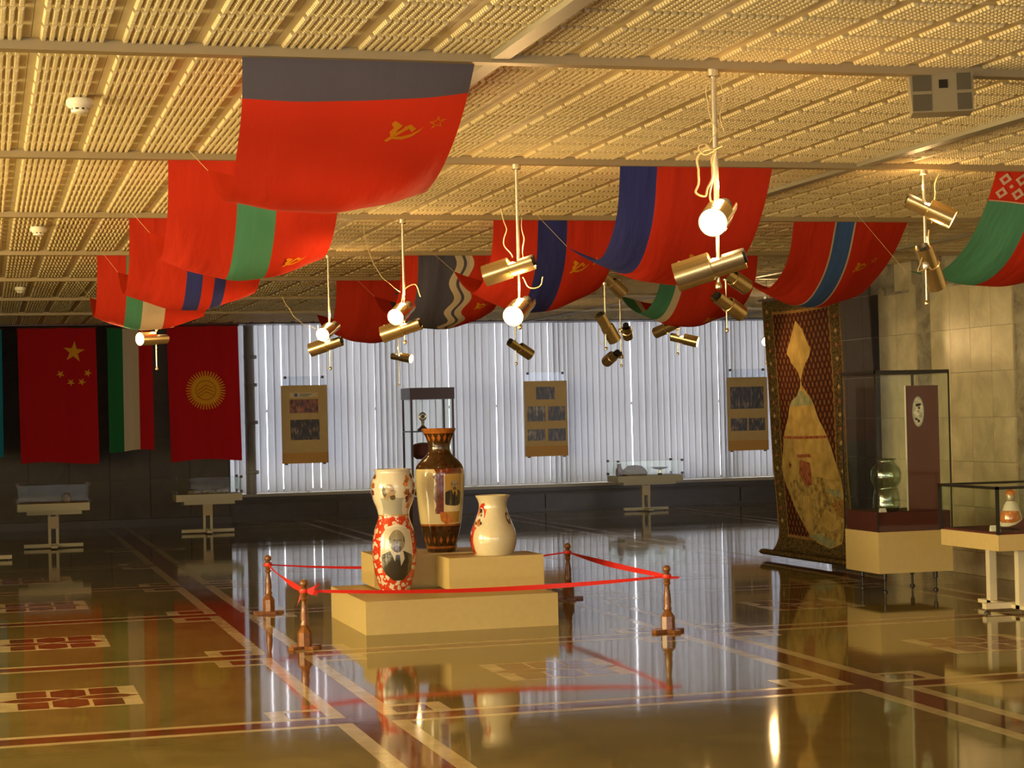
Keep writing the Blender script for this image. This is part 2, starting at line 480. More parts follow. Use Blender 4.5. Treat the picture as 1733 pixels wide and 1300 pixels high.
for i in range(-2, 5):
    xa = GX0 + PX * i                                  # avenue centre line
    for k in range(-1, 7):
        yb = GY0 + PY * k                              # band centre line
        near = 8.0 < yb < 24
        # field slab between avenues and bands
        fx0, fx1, fy0, fy1 = xa + AV, xa + PX - AV, yb + BD, yb + PY - BD
        stone_piece('field_slab', fx0 + g, fx1 - g, fy0 + g, fy1 - g, 'floor_field_stone', floor)
        # avenue pieces beside the slab row, and the crossing
        for s in (-1, 1):
            a, b = (xa - AV, xa - AVR) if s < 0 else (xa + AVR, xa + AV)
            stone_piece('avenue_stripe', a, b, fy0 - BD + BDR + g, fy1 + BD - BDR - g, 'floor_light_stone', floor)
        stone_piece('avenue_band', xa - AVR + g, xa + AVR - g, fy0 - BD + BDR + g, fy1 + BD - BDR - g, 'floor_red_stone', floor)
        stone_piece('crossing_slab', xa - AV, xa + AV, yb - BDR + g, yb + BDR - g, 'floor_red_stone', floor)
        # band pieces along X
        for s in (-1, 1):
            a, b = (yb - BD, yb - BDR) if s < 0 else (yb + BDR, yb + BD)
            stone_piece('band_stripe', fx0 + g, fx1 - g, a, b, 'floor_light_stone', floor)
        stone_piece('cross_band', fx0 + g, fx1 - g, yb - BDR + g, yb + BDR - g, 'floor_red_stone', floor)
        if near and -1 <= i <= 3:
            for sx in (0, 1):
                for sy in (0, 1):
                    cx = fx0 if sx == 0 else fx1; dx = 1 if sx == 0 else -1
                    cy = fy0 if sy == 0 else fy1; dy = 1 if sy == 0 else -1
                    def rect(nm, ax, bx, ay, by, mt, z):
                        xs = sorted((cx + dx * ax, cx + dx * bx)); ys = sorted((cy + dy * ay, cy + dy * by))
                        stone_piece(nm, xs[0], xs[1], ys[0], ys[1], mt, floor, z)
                    rect('corner_plate', .0, .205, .035, .225, 'floor_red_stone', .0005)
                    rect('corner_rail', .0, .205, .225, .30, 'floor_light_stone', .0005)
                    rect('corner_block', .206, .305, .0, .30, 'floor_light_stone', .0005)
            if yb < 21: rosette((fx0 + fx1) / 2, (fy0 + fy1) / 2)

# ceiling: plaster bed, tiles, rails
ceiling = struct(MB().box((XL, YN, CEIL + .012), (XR, 28.75, CEIL + .25)).build('ceiling', 'ceiling_plaster'))
TX, TY = BPX / 10, BPY / 10
def tile_data(beads):
    mb = MB(); w, d = TX / 2 - .001, TY / 2 - .001
    mb.add([(-w, -d, .0), (w, -d, .0), (w, d, .0), (-w, d, .0)], [(0, 3, 2, 1)])
    mb.add([(-w, -d, .0), (w, -d, .0), (w, d, .0), (-w, d, .0), (-w, -d, .012), (w, -d, .012), (w, d, .012), (-w, d, .012)],
           [(0, 1, 5, 4), (1, 2, 6, 5), (2, 3, 7, 6), (3, 0, 4, 7)])
    span = TX - .060; p = span / 8; hw = p * .43; hh = .013
    nb = 9 if beads else 1
    for k in range(8):
        cx = -span / 2 + p * (k + .5)
        for b in range(nb):
            L = (TY - .052) / nb; y0 = -TY / 2 + .026 + b * L; y1 = y0 + L * (.90 if beads else 1); t = min(.005, L * .18)
            mb.add([(cx - hw, y0, 0), (cx - hw * .45, y0 + t, -hh), (cx + hw * .45, y0 + t, -hh), (cx + hw, y0, 0),
                    (cx - hw, y1, 0), (cx - hw * .45, y1 - t, -hh), (cx + hw * .45, y1 - t, -hh), (cx + hw, y1, 0)],
                   [(0, 4, 5, 1), (1, 5, 6, 2), (2, 6, 7, 3), (0, 1, 2, 3), (7, 6, 5, 4)])
    return mb
tile_fine = tile_data(True).mesh('ceiling_tile', 'ceiling_plaster')
spots = []
def project(x, y, z):
    q = Vector((x, y, z - CAM_Z)); w = q.dot(fwd)
    if w < .5: return None
    return 866.5 + F_PX * q.dot(rgt) / w, 650 - F_PX * q.dot(up) / w, w
for i in range(-20, 46):
    for j in range(-6, 71):
        x, y = BX0 + TX * (i + .5), BY0 + TY * (j + .5)
        if y > 28.4 or x > XR - .2 or (x > RW - .1 and y < 19.6): continue
        pr = project(x, y, CEIL)
        seen = pr is not None and -90 < pr[0] < 1823 and -40 < pr[1] < 600
        if seen: spots.append((pr[2], x, y))
spots.sort()
for w, x, y in spots[:300]:
    link('ceiling_tile', tile_fine, ceiling, (x, y, CEIL))
def tiles_joined(name, lst, beads):
    t = tile_data(beads); tv = np.array(t.v); tf = np.array([f for f in t.f])
    n, k = len(lst), len(tv)
    off = np.array([(x, y, CEIL) for _, x, y in lst])
    V = (tv[None] + off[:, None]).reshape(-1, 3); Fq = (tf[None] + (np.arange(n) * k)[:, None, None]).reshape(-1, 4)
    me = bpy.data.meshes.new(name)
    me.vertices.add(len(V)); me.vertices.foreach_set('co', V.ravel())
    me.loops.add(Fq.size); me.loops.foreach_set('vertex_index', Fq.ravel().astype(np.int32))
    me.polygons.add(len(Fq)); me.polygons.foreach_set('loop_start', (np.arange(len(Fq)) * 4).astype(np.int32))
    me.update(calc_edges=True); me.materials.append(M['ceiling_plaster'])
    o = link(name, me, ceiling); o['kind'] = 'stuff'; return o
rest = spots[300:]
tiles_joined('far_ceiling_tiles', [s for s in rest if s[2] < 13.4], True)
tiles_joined('farther_ceiling_tiles', [s for s in rest if s[2] >= 13.4], False)
for k in range(-1, 7):
    y = BY0 + BPY * k
    MB().box((XL, y - .035, CEIL - .045), (RW if y < 19.6 else XR, y + .035, CEIL + .012)).build('cross_rail', 'rail_metal', ceiling)
for k in range(-1, 5):
    x = BX0 + BPX * k
    if x > RW and k < 5: y0 = 19.7
    else: y0 = 2.0
    MB().box((x - .036, y0, CEIL - .036), (x + .036, 28.7, CEIL + .012)).build('long_rail', 'rail_metal_bright', ceiling)
MB().box((XL, 28.3, CEIL - .03), (XR, 28.8, CEIL + .012)).build('edge_board', 'dark_wood', ceiling)
# raised strip of ceiling over the window bay
struct(MB().box((XL, 28.75, 3.75), (XR, YF + .6, 3.95)).box((XL, 28.70, CEIL + .25), (XR, 28.8, 3.95)).build('ceiling_window_bay', 'white_paint'))

# back wall: solid brown stone on the left, window wall with plinth on the right
WX0 = 3.78
bw = struct(MB().box((XL, 30.5, 0), (WX0, 30.75, 3.75)).build('wall_back', 'brown_stone_and_shade'))
for i, x in enumerate(np.arange(-1.2, WX0, .62)):
    for j, z in enumerate(np.arange(0.12, 3.3, .62)):
        MB().box((x + .006, 30.475, z + .006), (min(x + .614, WX0), 30.5, z + .614)).build('stone_slab', 'brown_stone_and_shade', bw)
struct(MB().box((-1.5, 30.40, 0), (WX0, 30.5, .12)).build('baseboard_back', 'plinth_stone'))
pl = struct(MB().box((WX0, 30.62, 0), (XR, YF + .2, .40)).build('wall_window_plinth', 'plinth_stone'))
MB().box((WX0 - .02, 30.50, .40), (XR, YF + .2, .445)).build('sill', 'sill_stone', pl)
MB().box((WX0, 30.56, .30), (XR, 30.62, .33)).build('ledge', 'brown_stone_and_shade', pl)
for k in range(7):
    MB().box((WX0 + .01 + 1.75 * k, 30.59, .05), (WX0 + 1.73 + 1.75 * k, 30.62, .28)).build('plinth_panel', 'plinth_stone', pl)
struct(MB().box((WX0, 30.95, 3.45), (XR, YF + .2, 3.75)).build('wall_window_head', 'white_paint'))
# side and rear shell (out of sight; they close the room and carry its windows)
lw = MB()
for y0, y1 in ((YN, -2.7), (.7, 1.8), (5.2, 6.3), (9.7, 10.8), (14.2, YF)): lw.box((XL - .2, y0, 0), (XL, y1, CEIL + .1))
lw.box((XL - .2, YN, 0), (XL, YF, .55)); lw.box((XL - .2, YN, 2.95), (XL, YF, CEIL + .7))
struct(lw.build('wall_left', 'marble_light'))
rw_ = MB()
for x0, x1 in ((XL, -4.7), (-1.3, -.2), (3.2, 4.3), (7.7, RW + .3)): rw_.box((x0, YN - .2, 0), (x1, YN, CEIL + .1))
rw_.box((XL, YN - .2, 0), (RW + .3, YN, .55)); rw_.box((XL, YN - .2, 2.95), (RW + .3, YN, CEIL + .1))
struct(rw_.build('wall_rear', 'marble_light'))
struct(MB().box((XR, 19.0, 0), (XR + .2, YF + .2, 3.95)).build('wall_far_right', 'marble_dark'))

# marble wall on the right, slab by slab
WY1 = 19.55
mw = struct(MB().box((RW, YN, 0), (RW + .3, WY1, CEIL + .02)).build('wall_right', 'marble_dark'))
rows = [.0, .22, .65, 1.08, 1.50, 1.93, 2.35, 2.80]
def slab(y0, y1, z0, z1, mat, proud):
    MB().box((RW - proud, y0 + .002, z0 + .002), (RW - .0005, y1 - .002, z1 - .002)).build('marble_slab', mat, mw)
cols = []
y = 19.45
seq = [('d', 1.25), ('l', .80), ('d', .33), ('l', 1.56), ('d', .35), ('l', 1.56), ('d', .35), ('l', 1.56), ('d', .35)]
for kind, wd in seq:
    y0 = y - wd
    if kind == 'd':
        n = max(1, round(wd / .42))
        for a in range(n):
            for r in range(len(rows) - 1): slab(y0 + wd * a / n, y0 + wd * (a + 1) / n, rows[r], rows[r + 1], 'brown_stone_and_shade' if wd > 1.2 else 'marble_dark', .006)  # wide brown section: the carpet's shadow put into the slab colour
    else:
        n = max(2, round(wd / .40))
        for a in range(n):
            for r in range(len(rows) - 2): slab(y0 + wd * a / n, y0 + wd * (a + 1) / n, rows[r], rows[r + 1], 'marble_light', .024)
            # top course: outer slabs have a clipped corner
            c = .07; ya, yb_ = y0 + wd * a / n + .002, y0 + wd * (a + 1) / n - .002; z0, z1 = rows[-2] + .002, rows[-1] - .03
            ed = .10
            if a == 0: prof = [(ya, z0), (yb_, z0), (yb_, z1), (ya + ed, z1), (ya + ed, z1 + .055), (ya + ed / 2, z1 + .10), (ya, z1 + .055)]
            elif a == n - 1: prof = [(ya, z0), (yb_, z0), (yb_, z1 + .055), (yb_ - ed / 2, z1 + .10), (yb_ - ed, z1 + .055), (yb_ - ed, z1)] + [(ya, z1)]
            else: prof = [(ya, z0), (yb_, z0), (yb_, z1), (ya, z1)]
            k = len(prof)
            vs = [(RW - .024, p[0], p[1]) for p in prof] + [(RW - .0005, p[0], p[1]) for p in prof]
            MB().add(vs, [tuple(range(k))] + [(i, i + k, (i + 1) % k + k, (i + 1) % k) for i in range(k)]).build('marble_slab', 'marble_light', mw)
    y = y0
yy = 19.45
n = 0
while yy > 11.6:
    w_ = (.62, .42, .55, .38)[n % 4]; slab(yy - w_, yy, 2.80, CEIL, 'brown_stone_and_shade' if yy > 18.5 else ('marble_dark' if n % 3 else 'marble_light'), .004); yy -= w_; n += 1  # far frieze slabs are brown too, carrying on the painted carpet shadow

# ------------------------------------------------------------------ windows and blinds
BAYS = [WX0, 6.45, 9.42, 12.45, 15.6]
for b in range(4):
    x0, x1 = BAYS[b], BAYS[b + 1]
    wmb = MB()
    for xx in (x0, (x0 + x1) / 2 - .03, x1 - .06): wmb.box((xx, 31.02, .445), (xx + .06, 31.10, 3.45))
    for zz in (.445, 1.75, 3.39): wmb.box((x0 + .06, 31.02, zz), (x1 - .06, 31.10, zz + .05))
    w = struct(wmb.build('window_%d' % (b + 1), 'window_frame_paint'))
    for s in range(2):
        xa = x0 + .06 if s == 0 else (x0 + x1) / 2 + .03; xb = (x0 + x1) / 2 - .03 if s == 0 else x1 - .06
        for za, zb in ((.495, 1.75), (1.80, 3.39)):
            MB().add([(xa, 31.06, za), (xb, 31.06, za), (xb, 31.06, zb), (xa, 31.06, zb)], [(0, 1, 2, 3)]).build('pane', 'window_glass', w)

slat_me = MB().box((-.0635, -.0008, 0), (.0635, .0008, 2.93)).mesh('slat', 'blind_fabric')
BL = ['pale vertical blind between the stone wall and the dark cabinet, behind the two-photo poster',
      'pale vertical blind directly behind the dark glazed cabinet and the tall vase',
      'pale vertical blind behind the display table with a balance dish',
      'pale vertical blind at the far right, beside the hanging carpet']
gaps = {0: (4.42, 4.66, 5.05, 5.17), 1: (7.38, 8.22), 2: (10.62,), 3: ()}
for b in range(4):
    x0, x1 = BAYS[b] + (.02 if b == 0 else -.05), BAYS[b + 1] - .05
    t = thing('vertical_blind', BL[b], 'blind', (x0, 30.8, .46), 'vertical blinds of the window wall')
    MB().box((0, -.03, 2.95), (x1 - x0, .03, 3.0)).build('headrail', 'white_paint', t)
    x = x0 + .05; i = 0
    while x < x1 + .03:
        o = link('slat', slat_me, t, (x - x0, random.uniform(-.006, .006), 0))
        ph = (x - x0) / (x1 - x0)
        ang = .13 + .06 * math.sin(ph * 9 + b) + random.uniform(-.03, .03)
        edge = ph < .06 or ph > .94
        if edge: ang += .40
        gap = any(abs(x - q) < .06 for q in gaps[b])
        o.rotation_euler = (random.uniform(-.002, .002), random.uniform(-.002, .002), ang + (.05 if gap else 0))
        x += .085 if edge else .1125 + (.024 if gap else random.uniform(-.003, .003)); i += 1

# grey stand post before the blinds, near the stone wall
plain('pipe_grey', (.26, .235, .20), .6)
o = MB().tube([(0, 0, 0), (0, 0, 3.2)], .085, 16).build('standpipe', 'pipe_grey', None, True, (4.13, 30.62, .445))
tag(o, 'grey round standpipe rising before the blinds beside the red banner with the sun', 'pipe')
for z in (.35, 1.15, 1.75, 2.2):
    MB().lathe([(.088, -.03), (.108, -.025), (.108, .025), (.088, .03)], 16, (.02, 0, z)).build('coupling', 'pipe_grey', o, True)

# ------------------------------------------------------------------ podium, blocks, vases
pod = thing('display_podium', 'low wide cream podium carrying the blocks and the red-and-white gourd vase', 'podium', (2.73, 14.05, 0))
MB().box((0, 0, .0), (1.50, 1.47, .25)).build('body', 'white_box', pod)
blk = thing('display_block', 'cream block on the right of the podium under the squat ivory vase', 'display block', (3.48, 14.48, .25), 'cream blocks on the podium')
MB().box((.035, .035, 0), (.735, .435, .022)).build('recessed_foot', 'white_box', blk)
MB().box((0, 0, .022), (.77, .47, .265)).build('body', 'white_box', blk)
blk2 = thing('display_block', 'cream block at the back left of the podium under the tall brown-necked vase', 'display block', (2.985, 14.975, .25), 'cream blocks on the podium')
MB().box((.045, .045, 0), (.965, .495, .022)).build('recessed_foot', 'white_box', blk2)
MB().box((0, 0, .022), (1.01, .535, .275)).build('body', 'white_box', blk2)

def smooth_profile(pts, n=60):
    """Catmull-Rom through (z, r) points"""
    z = np.array([p[0] for p in pts]); r = np.array([p[1] for p in pts])
    d = np.gradient(r, z)
    out = []
    for zz in np.linspace(z[0], z[-1], n):
        i = min(max(np.searchsorted(z, zz) - 1, 0), len(z) - 2); h = z[i + 1] - z[i]; t = (zz - z[i]) / h
        out.append((float((2 * t**3 - 3 * t**2 + 1) * r[i] + (t**3 - 2 * t**2 + t) * h * d[i] + (-2 * t**3 + 3 * t**2) * r[i + 1] + (t**3 - t**2) * h * d[i + 1]), float(zz)))
    return out

class Vase:
    def __init__(s, t, pts, n=80):
        s.t = t; s.prof = smooth_profile(pts, n); s.z = [p[1] for p in s.prof]; s.r = [p[0] for p in s.prof]
        c = Vector((-t.location.x, -t.location.y, 0)).normalized()          # toward the camera side
        s.to = c; s.right = Vector((-c.y, c.x, 0))
    def rad(s, z): return float(np.interp(z, s.z, s.r))
    def band(s, name, z0, z1, mat, cap0=False):
        pr = [(s.rad(z0), z0)] + [p for p in s.prof if z0 < p[1] < z1] + [(s.rad(z1), z1)]
        mb = MB().lathe(pr, 64, cap=False)
        if cap0: mb.add([(pr[0][0] * math.cos(2 * PI * i / 64), pr[0][0] * math.sin(2 * PI * i / 64), z0) for i in range(64)], [tuple(reversed(range(64)))])
        return mb.build(name, mat, s.t, True)
    def mapper(s, phi0, zc, rref, eps=.0012):
        def f(a, b, layer):
            z = min(max(zc + b, 0.002), s.z[-1]); r = s.rad(z) + eps * (layer + 1); ph = phi0 + a / rref
            p = (s.right * math.sin(ph) + s.to * math.cos(ph)) * r
            return (p.x, p.y, z)
        return f
    def rim(s, mat, th=.008):
        H = s.z[-1]; R = s.r[-1]
        MB().lathe([(R, H - .012), (R + .003, H - .004), (R - .002, H + .003), (R - th, H)] + [(s.rad(H - d) - th, H - d) for d in (.02, .04, .06, .08, .10, .12, .14, .16, .18, .20)], 64, cap=False).build('rim', mat, s.t, True)

def bust(size, skin, face_only=False, profile=False):
    """simple printed likeness of a balding bearded man; unit box about size tall"""
    q = size; P = []
    if profile:
        P += [([(x * q, y * q) for x, y in [(-.34, -.42), (-.40, -.1), (-.42, .12), (-.34, .34), (-.12, .47), (.12, .45), (.26, .32), (.30, .16), (.40, .0), (.32, -.06), (.33, -.16), (.36, -.34), (.26, -.46), (.05, -.42), (-.1, -.5)]], 0, 0),
              ([(x * q, y * q) for x, y in [(-.40, -.1), (-.42, .12), (-.34, .34), (-.2, .40), (-.22, .1), (-.14, -.1), (-.26, -.3)]], 2, 1),
              ([(x * q, y * q) for x, y in [(.02, -.24), (.20, -.17), (.33, -.18), (.36, -.34), (.26, -.46), (.08, -.42)]], 2, 1),
              ([(x * q, y * q) for x, y in [(.08, .10), (.24, .13), (.26, .07), (.10, .05)]], 2, 1)]
        return P
    c = lambda *pts: [(x * q, y * q) for x, y in pts]
    P += [(c((-.44, -.40), (-.34, -.52), (-.2, -.54), (-.05, -.56), (.05, -.57), (.16, -.56), (.28, -.54), (.38, -.48), (.44, -.38), (.47, -.10), (.40, -.02), (.16, .07), (-.12, .07), (-.34, -.01), (-.46, -.08)), 1, 0),        # suit
          (c((-.10, .07), (.14, .07), (.17, -.08), (.06, -.30), (-.03, -.10)), 3, 1),                                             # shirt
          (c((.0, .0), (.07, .0), (.11, -.32), (.02, -.42), (-.03, -.28)), 1, 2),                                                 # tie
          (circle(0.03 * q, .27 * q, .155 * q, 24, .215 * q), 0, 1),                                                              # head
          (c((-.125, .24), (-.125, .33), (-.10, .38), (-.085, .30), (-.095, .22)), 2, 2), (c((.18, .24), (.18, .33), (.155, .36), (.15, .24)), 2, 2),   # side hair
          (c((-.06, .15), (.02, .185), (.11, .15), (.095, .07), (.03, .035), (-.035, .07)), 2, 2),                                # beard
          (c((-.05, .29), (.01, .30), (.01, .275), (-.05, .268)), 2, 2), (c((.05, .30), (.12, .29), (.12, .268), (.05, .275)), 2, 2),
          (c((.02, .28), (.045, .28), (.055, .205), (.01, .205)), 2, 2)]
    return P

# gourd vase, white above, red blossoms below, two printed portraits
v1 = thing('gourd_vase', 'double-gourd porcelain vase, white top and red floral bottom, with two portraits', 'vase', (3.11, 14.775, .25))
V1 = Vase(v1, [(0, .112), (.02, .122), (.12, .150), (.25, .172), (.36, .174), (.48, .158), (.555, .132), (.60, .122), (.64, .128), (.72, .158), (.80, .174), (.87, .170), (.925, .147), (.945, .139), (.965, .146)])
V1.band('foot', 0, .012, 'glaze_red', True)
V1.band('lower_body', .012, .60, 'glaze_blossom')
V1.band('waist_line', .60, .612, 'glaze_gold')
V1.band('upper_body', .612, .965, 'glaze_white')
V1.rim('glaze_white')
fr = [(.02, .225), (.10, .205), (.135, .15), (.145, .0), (.135, -.09), (.10, -.165), (.045, -.195), (.02, -.215), (-.005, -.195), (-.06, -.165), (-.105, -.10), (-.118, .0), (-.11, .14), (-.07, .205)]
decal('portrait_medallion', [([(x * 1.05, y * 1.05) for x, y in fr], 0, 0), ([(x * .99, y * .98) for x, y in fr], 1, 1)], V1.mapper(.06, .305, .17), ['glaze_white', 'print_ground'], v1, .02)
pb = [(p, mi, l + 3) for p, mi, l in bust(.40, 0)]
clip = []
for p, mi, l in pb:
    clip.append(([(max(-.112, min(.138, x)), max(-.205 + .9 * max(0, abs(x - .015) - .045), y)) for x, y in p], mi, l))
decal('portrait', clip, V1.mapper(.06, .303, .17), ['print_skin_grey', 'print_suit', 'print_shadow', 'print_collar'], v1, .02)
decal('profile_portrait', [(p, mi, l) for p, mi, l in bust(.135, 0, profile=True)], V1.mapper(-.18, .79, .17), ['print_skin', 'print_suit', 'print_shadow', 'print_collar'], v1, .02)
decal('grey_patch', [([(-.085, .06), (.085, .06), (.075, .03), (.085, -.04), (.10, -.075), (-.10, -.075), (-.085, -.03), (-.08, .02)], 0, 0)], V1.mapper(-.06, .685, .145), ['glaze_grey'], v1, .02)  # flat grey patch just above the waist
fl = []
for k in range(15):
    a, b = random.uniform(-.06, .05), random.uniform(-.14, .13); r = random.uniform(.014, .03)
    fl.append((star_pts(a, b, r, random.random() * 6, .7), k % 3, k % 4))
for ph in (.95, -1.35, 2.2):
    for f_ in fl: decal('painted_flower', [f_], V1.mapper(ph, .79, .17), ['glaze_floral', 'glaze_orange', 'glaze_garnet'], v1, .02)

# tall vase
v2 = thing('tall_vase', 'tall vase with flared orange rim, brown neck and cream body bearing a portrait', 'vase', (3.575, 15.13, .525))
V2 = Vase(v2, [(0, .114), (.01, .117), (.03, .119), (.10, .138), (.22, .164), (.40, .186), (.56, .199), (.66, .199), (.70, .188), (.745, .150), (.79, .104), (.83, .090), (.87, .091), (.93, .108), (.975, .130), (.992, .136), (1.0, .137)])
V2.band('foot', 0, .03, 'glaze_brown', True)
V2.band('base_line', .03, .05, 'glaze_orange')
V2.band('base_band', .05, .215, 'glaze_brown')
V2.band('lower_line', .215, .23, 'glaze_orange')
V2.band('cream_body', .23, .675, 'glaze_cream')
V2.band('shoulder', .675, .962, 'glaze_brown')
V2.band('neck_band', .962, 1.0, 'glaze_orange')
V2.rim('glaze_orange')
for k in range(16):
    ph = 2 * PI * k / 16
    decal('drop_ornament', [([(0, .035), (.012, .0), (.0, -.03), (-.012, 0)], 0, 0)], V2.mapper(ph, .10, .13), ['glaze_orange'], v2, .03)
for k in range(14):
    ph = 2 * PI * k / 14
    decal('neck_ornament', [([(0, .035), (.016, .0), (.0, -.03), (-.016, 0)], 0, 0)], V2.mapper(ph, .925, .11), ['glaze_orange'], v2, .03)
gar = [(-.005 * (i % 2) - .055 + .012 * math.sin(i * 2.1), .195 - i * .03) for i in range(13)]
left = [(x - .012 * ((i + 1) % 2), y) for i, (x, y) in enumerate(gar)]
decal('leaf_garland', [(left + [(.005, -.165), (.008, .195)], 0, 0), ([(-.03, -.15), (.02, -.15), (.10, -.23), (.02, -.25), (-.02, -.22)], 1, 1),
                       ([(.02, -.15), (.17, -.15), (.17, -.235), (.03, -.25)], 2, 0)], V2.mapper(.12, .48, .19), ['glaze_garnet', 'glaze_floral', 'print_gold'], v2, .02)
decal('portrait_panel', [([(-.075, .145), (.075, .145), (.075, -.10), (-.075, -.10)], 0, 0), ([(-.085, .19), (.085, .19), (.085, .145), (-.085, .145)], 1, 0), ([(-.075, -.10), (.08, -.095), (.08, -.112), (-.075, -.115)], 2, 0)],
      V2.mapper(.60, .49, .19), ['print_gold', 'glaze_garnet', 'glaze_cream'], v2, .02)
decal('portrait', [([(max(-.074, min(.074, x)), y) for x, y in p], mi, l + 1) for p, mi, l in bust(.205, 0)], V2.mapper(.60, .493, .19), ['print_skin', 'print_suit', 'print_shadow', 'print_gold'], v2, .02)

# squat vase
v3 = thing('squat_vase', 'squat ivory vase with a wide lip and dark floral side panels', 'vase', (3.905, 14.72, .515))
V3 = Vase(v3, [(0, .150), (.01, .156), (.06, .176), (.12, .186), (.19, .176), (.26, .148), (.33, .122), (.375, .111), (.41, .112), (.44, .122), (.462, .133), (.47, .134)])
V3.band('body', 0, .47, 'glaze_ivory', True)
V3.rim('glaze_ivory')
decal('side_panel', [([(.09, .20), (.03, .19), (-.03, .15), (-.09, .10), (-.12, -.02), (-.12, -.20), (.02, -.205), (.015, -.10), (.02, -.02), (.06, .04), (.105, .09), (.115, .15)], 0, 0),
      (circle(.035, .085, .062, 22, .078), 1, 1)] + [(star_pts(.035 + random.uniform(-.045, .045), .085 + random.uniform(-.06, .06), random.uniform(.012, .024), random.random() * 6, .6), 2 + k % 3, 2 + k % 3) for k in range(11)]
      + [(star_pts(random.uniform(-.06, .0), -.04 - .028 * k, random.uniform(.012, .02), k, .6), 1 + k % 4, 1 + k % 3) for k in range(6)],
      V3.mapper(-1.12, .215, .17), ['glaze_red', 'glaze_white', 'glaze_garnet', 'glaze_brown', 'glaze_floral'], v3, .02)
decal('side_panel', [([(.05, .19), (.0, .17), (-.03, .10), (-.02, .03), (.03, -.02), (.05, -.20), (.10, -.20), (.12, .0), (.10, .15)], 0, 0),
      (circle(.0, .075, .035, 18, .05), 1, 1), (star_pts(.0, .08, .026, 1, .6), 2, 2)], V3.mapper(1.05, .215, .17), ['glaze_ivory', 'glaze_garnet', 'glaze_white'], v3, .02)

# ------------------------------------------------------------------ rope posts and ribbon
def make_post():
    t = empty('barrier_post')
    MB().box((-.125, -.028, 0), (.125, .028, .022)).box((-.028, -.125, 0), (.028, .125, .022)).build('cross_foot', 'turned_wood', t)
    MB().lathe([(.052, .022), (.052, .115), (.048, .122), (.028, .150), (.024, .156)], 8).build('octagonal_block', 'turned_wood', t)
    MB().lathe([(.024, .152), (.030, .162), (.031, .175), (.024, .19), (.029, .22), (.024, .28), (.017, .335), (.020, .345), (.026, .353), (.026, .360), (.018, .368), (.026, .385), (.031, .405), (.030, .425), (.018, .437)], 20).build('shaft', 'turned_wood', t, True)
    MB().lathe([(.014, .434), (.021, .441), (.029, .455), (.030, .466), (.025, .48), (.012, .489), (.002, .491)], 20).build('knob', 'turned_wood', t, True)
    return t
proto = make_post()
posts = [((2.29, 16.05), 'turned wooden barrier post at the far left corner, behind the other left post'),
         ((2.17, 13.45), 'turned wooden barrier post at the near left corner, with the red ribbon knot'),
         ((4.91, 15.98), 'turned wooden barrier post at the far right corner, half behind the podium'),
         ((4.83, 13.25), 'turned wooden barrier post at the near right corner of the ribbon')]
for i, ((x, y), lb) in enumerate(posts):
    o = proto if i == 0 else copy_tree(proto)
    o.location = (x, y, 0); o.rotation_euler = (0, 0, (.1, .5, .0, .25)[i])
    tag(o, lb, 'post', 'turned wooden posts round the podium')
rib = thing('barrier_ribbon', 'bright red ribbon strung round the four wooden posts', 'ribbon', (3.55, 14.7, 0))
def ribbon(name, p, q, sag, w=.034, n=30, twist=1.2):
    mb = MB(); vs = []; p, q = Vector(p), Vector(q); off = Vector((3.55, 14.7, 0))
    for i in range(n + 1):
        t = i / n; c = p.lerp(q, t) - off; c.z -= sag * 4 * t * (1 - t)
        ww = w * (.45 + .55 * math.sin(PI * min(1, max(0, t))) ** .7); d = (q - p).normalized(); s = d.cross(Vector((0, 0, 1)))
        a = twist * math.sin(t * PI * 1.5); up_ = Vector((0, 0, 1)) * math.cos(a * .5) + s * math.sin(a * .5)
        vs += [c + up_ * ww / 2, c - up_ * ww / 2]
    for i in range(n): mb.add([vs[2 * i], vs[2 * i + 1], vs[2 * i + 3], vs[2 * i + 2]], [(0, 1, 2, 3)])
    return mb.build(name, 'ribbon_red', rib)
P3 = [(x, y, .41) for (x, y), _ in posts]
ribbon('ribbon_run', P3[0], P3[1], .02, .045)
ribbon('ribbon_run', P3[1], P3[3], .045, .036)
ribbon('ribbon_run', P3[3], P3[2], .015, .045)
ribbon('ribbon_run', P3[2], P3[0], .07, .026)
for (x, y, z) in P3:
    MB().lathe([(.033, -.012), (.036, 0), (.033, .012)], 16, (x - 3.55, y - 14.7, z), False).build('ribbon_loop', 'ribbon_red', rib, True)
for ax, bx, dz in ((-.03, -.075, -.13), (.02, .10, .045), (.02, .085, -.02)):
    x, y, z = P3[1]
    x -= 3.55; y -= 14.7
    MB().add([(x + ax, y - .035, z + .015), (x + ax, y - .035, z - .015), (x + (ax + bx) / 2, y - .045, z - .02 + dz / 2), (x + bx, y - .04, z + dz - .012), (x + bx + .012, y - .04, z + dz + .014), (x + (ax + bx) / 2 + .02, y - .045, z + .016 + dz / 2)],
             [(0, 1, 2, 5), (5, 2, 3, 4)]).build('ribbon_tail', 'ribbon_red', rib)
x, y, z = P3[3]
MB().add([(x - 3.55, y - 14.73, z), (x - 3.55 + .09, y - 14.73, z - .004), (x - 3.55 + .085, y - 14.73, z - .018), (x - 3.55, y - 14.73, z - .02)], [(0, 3, 2, 1)]).build('ribbon_tail', 'ribbon_red', rib)

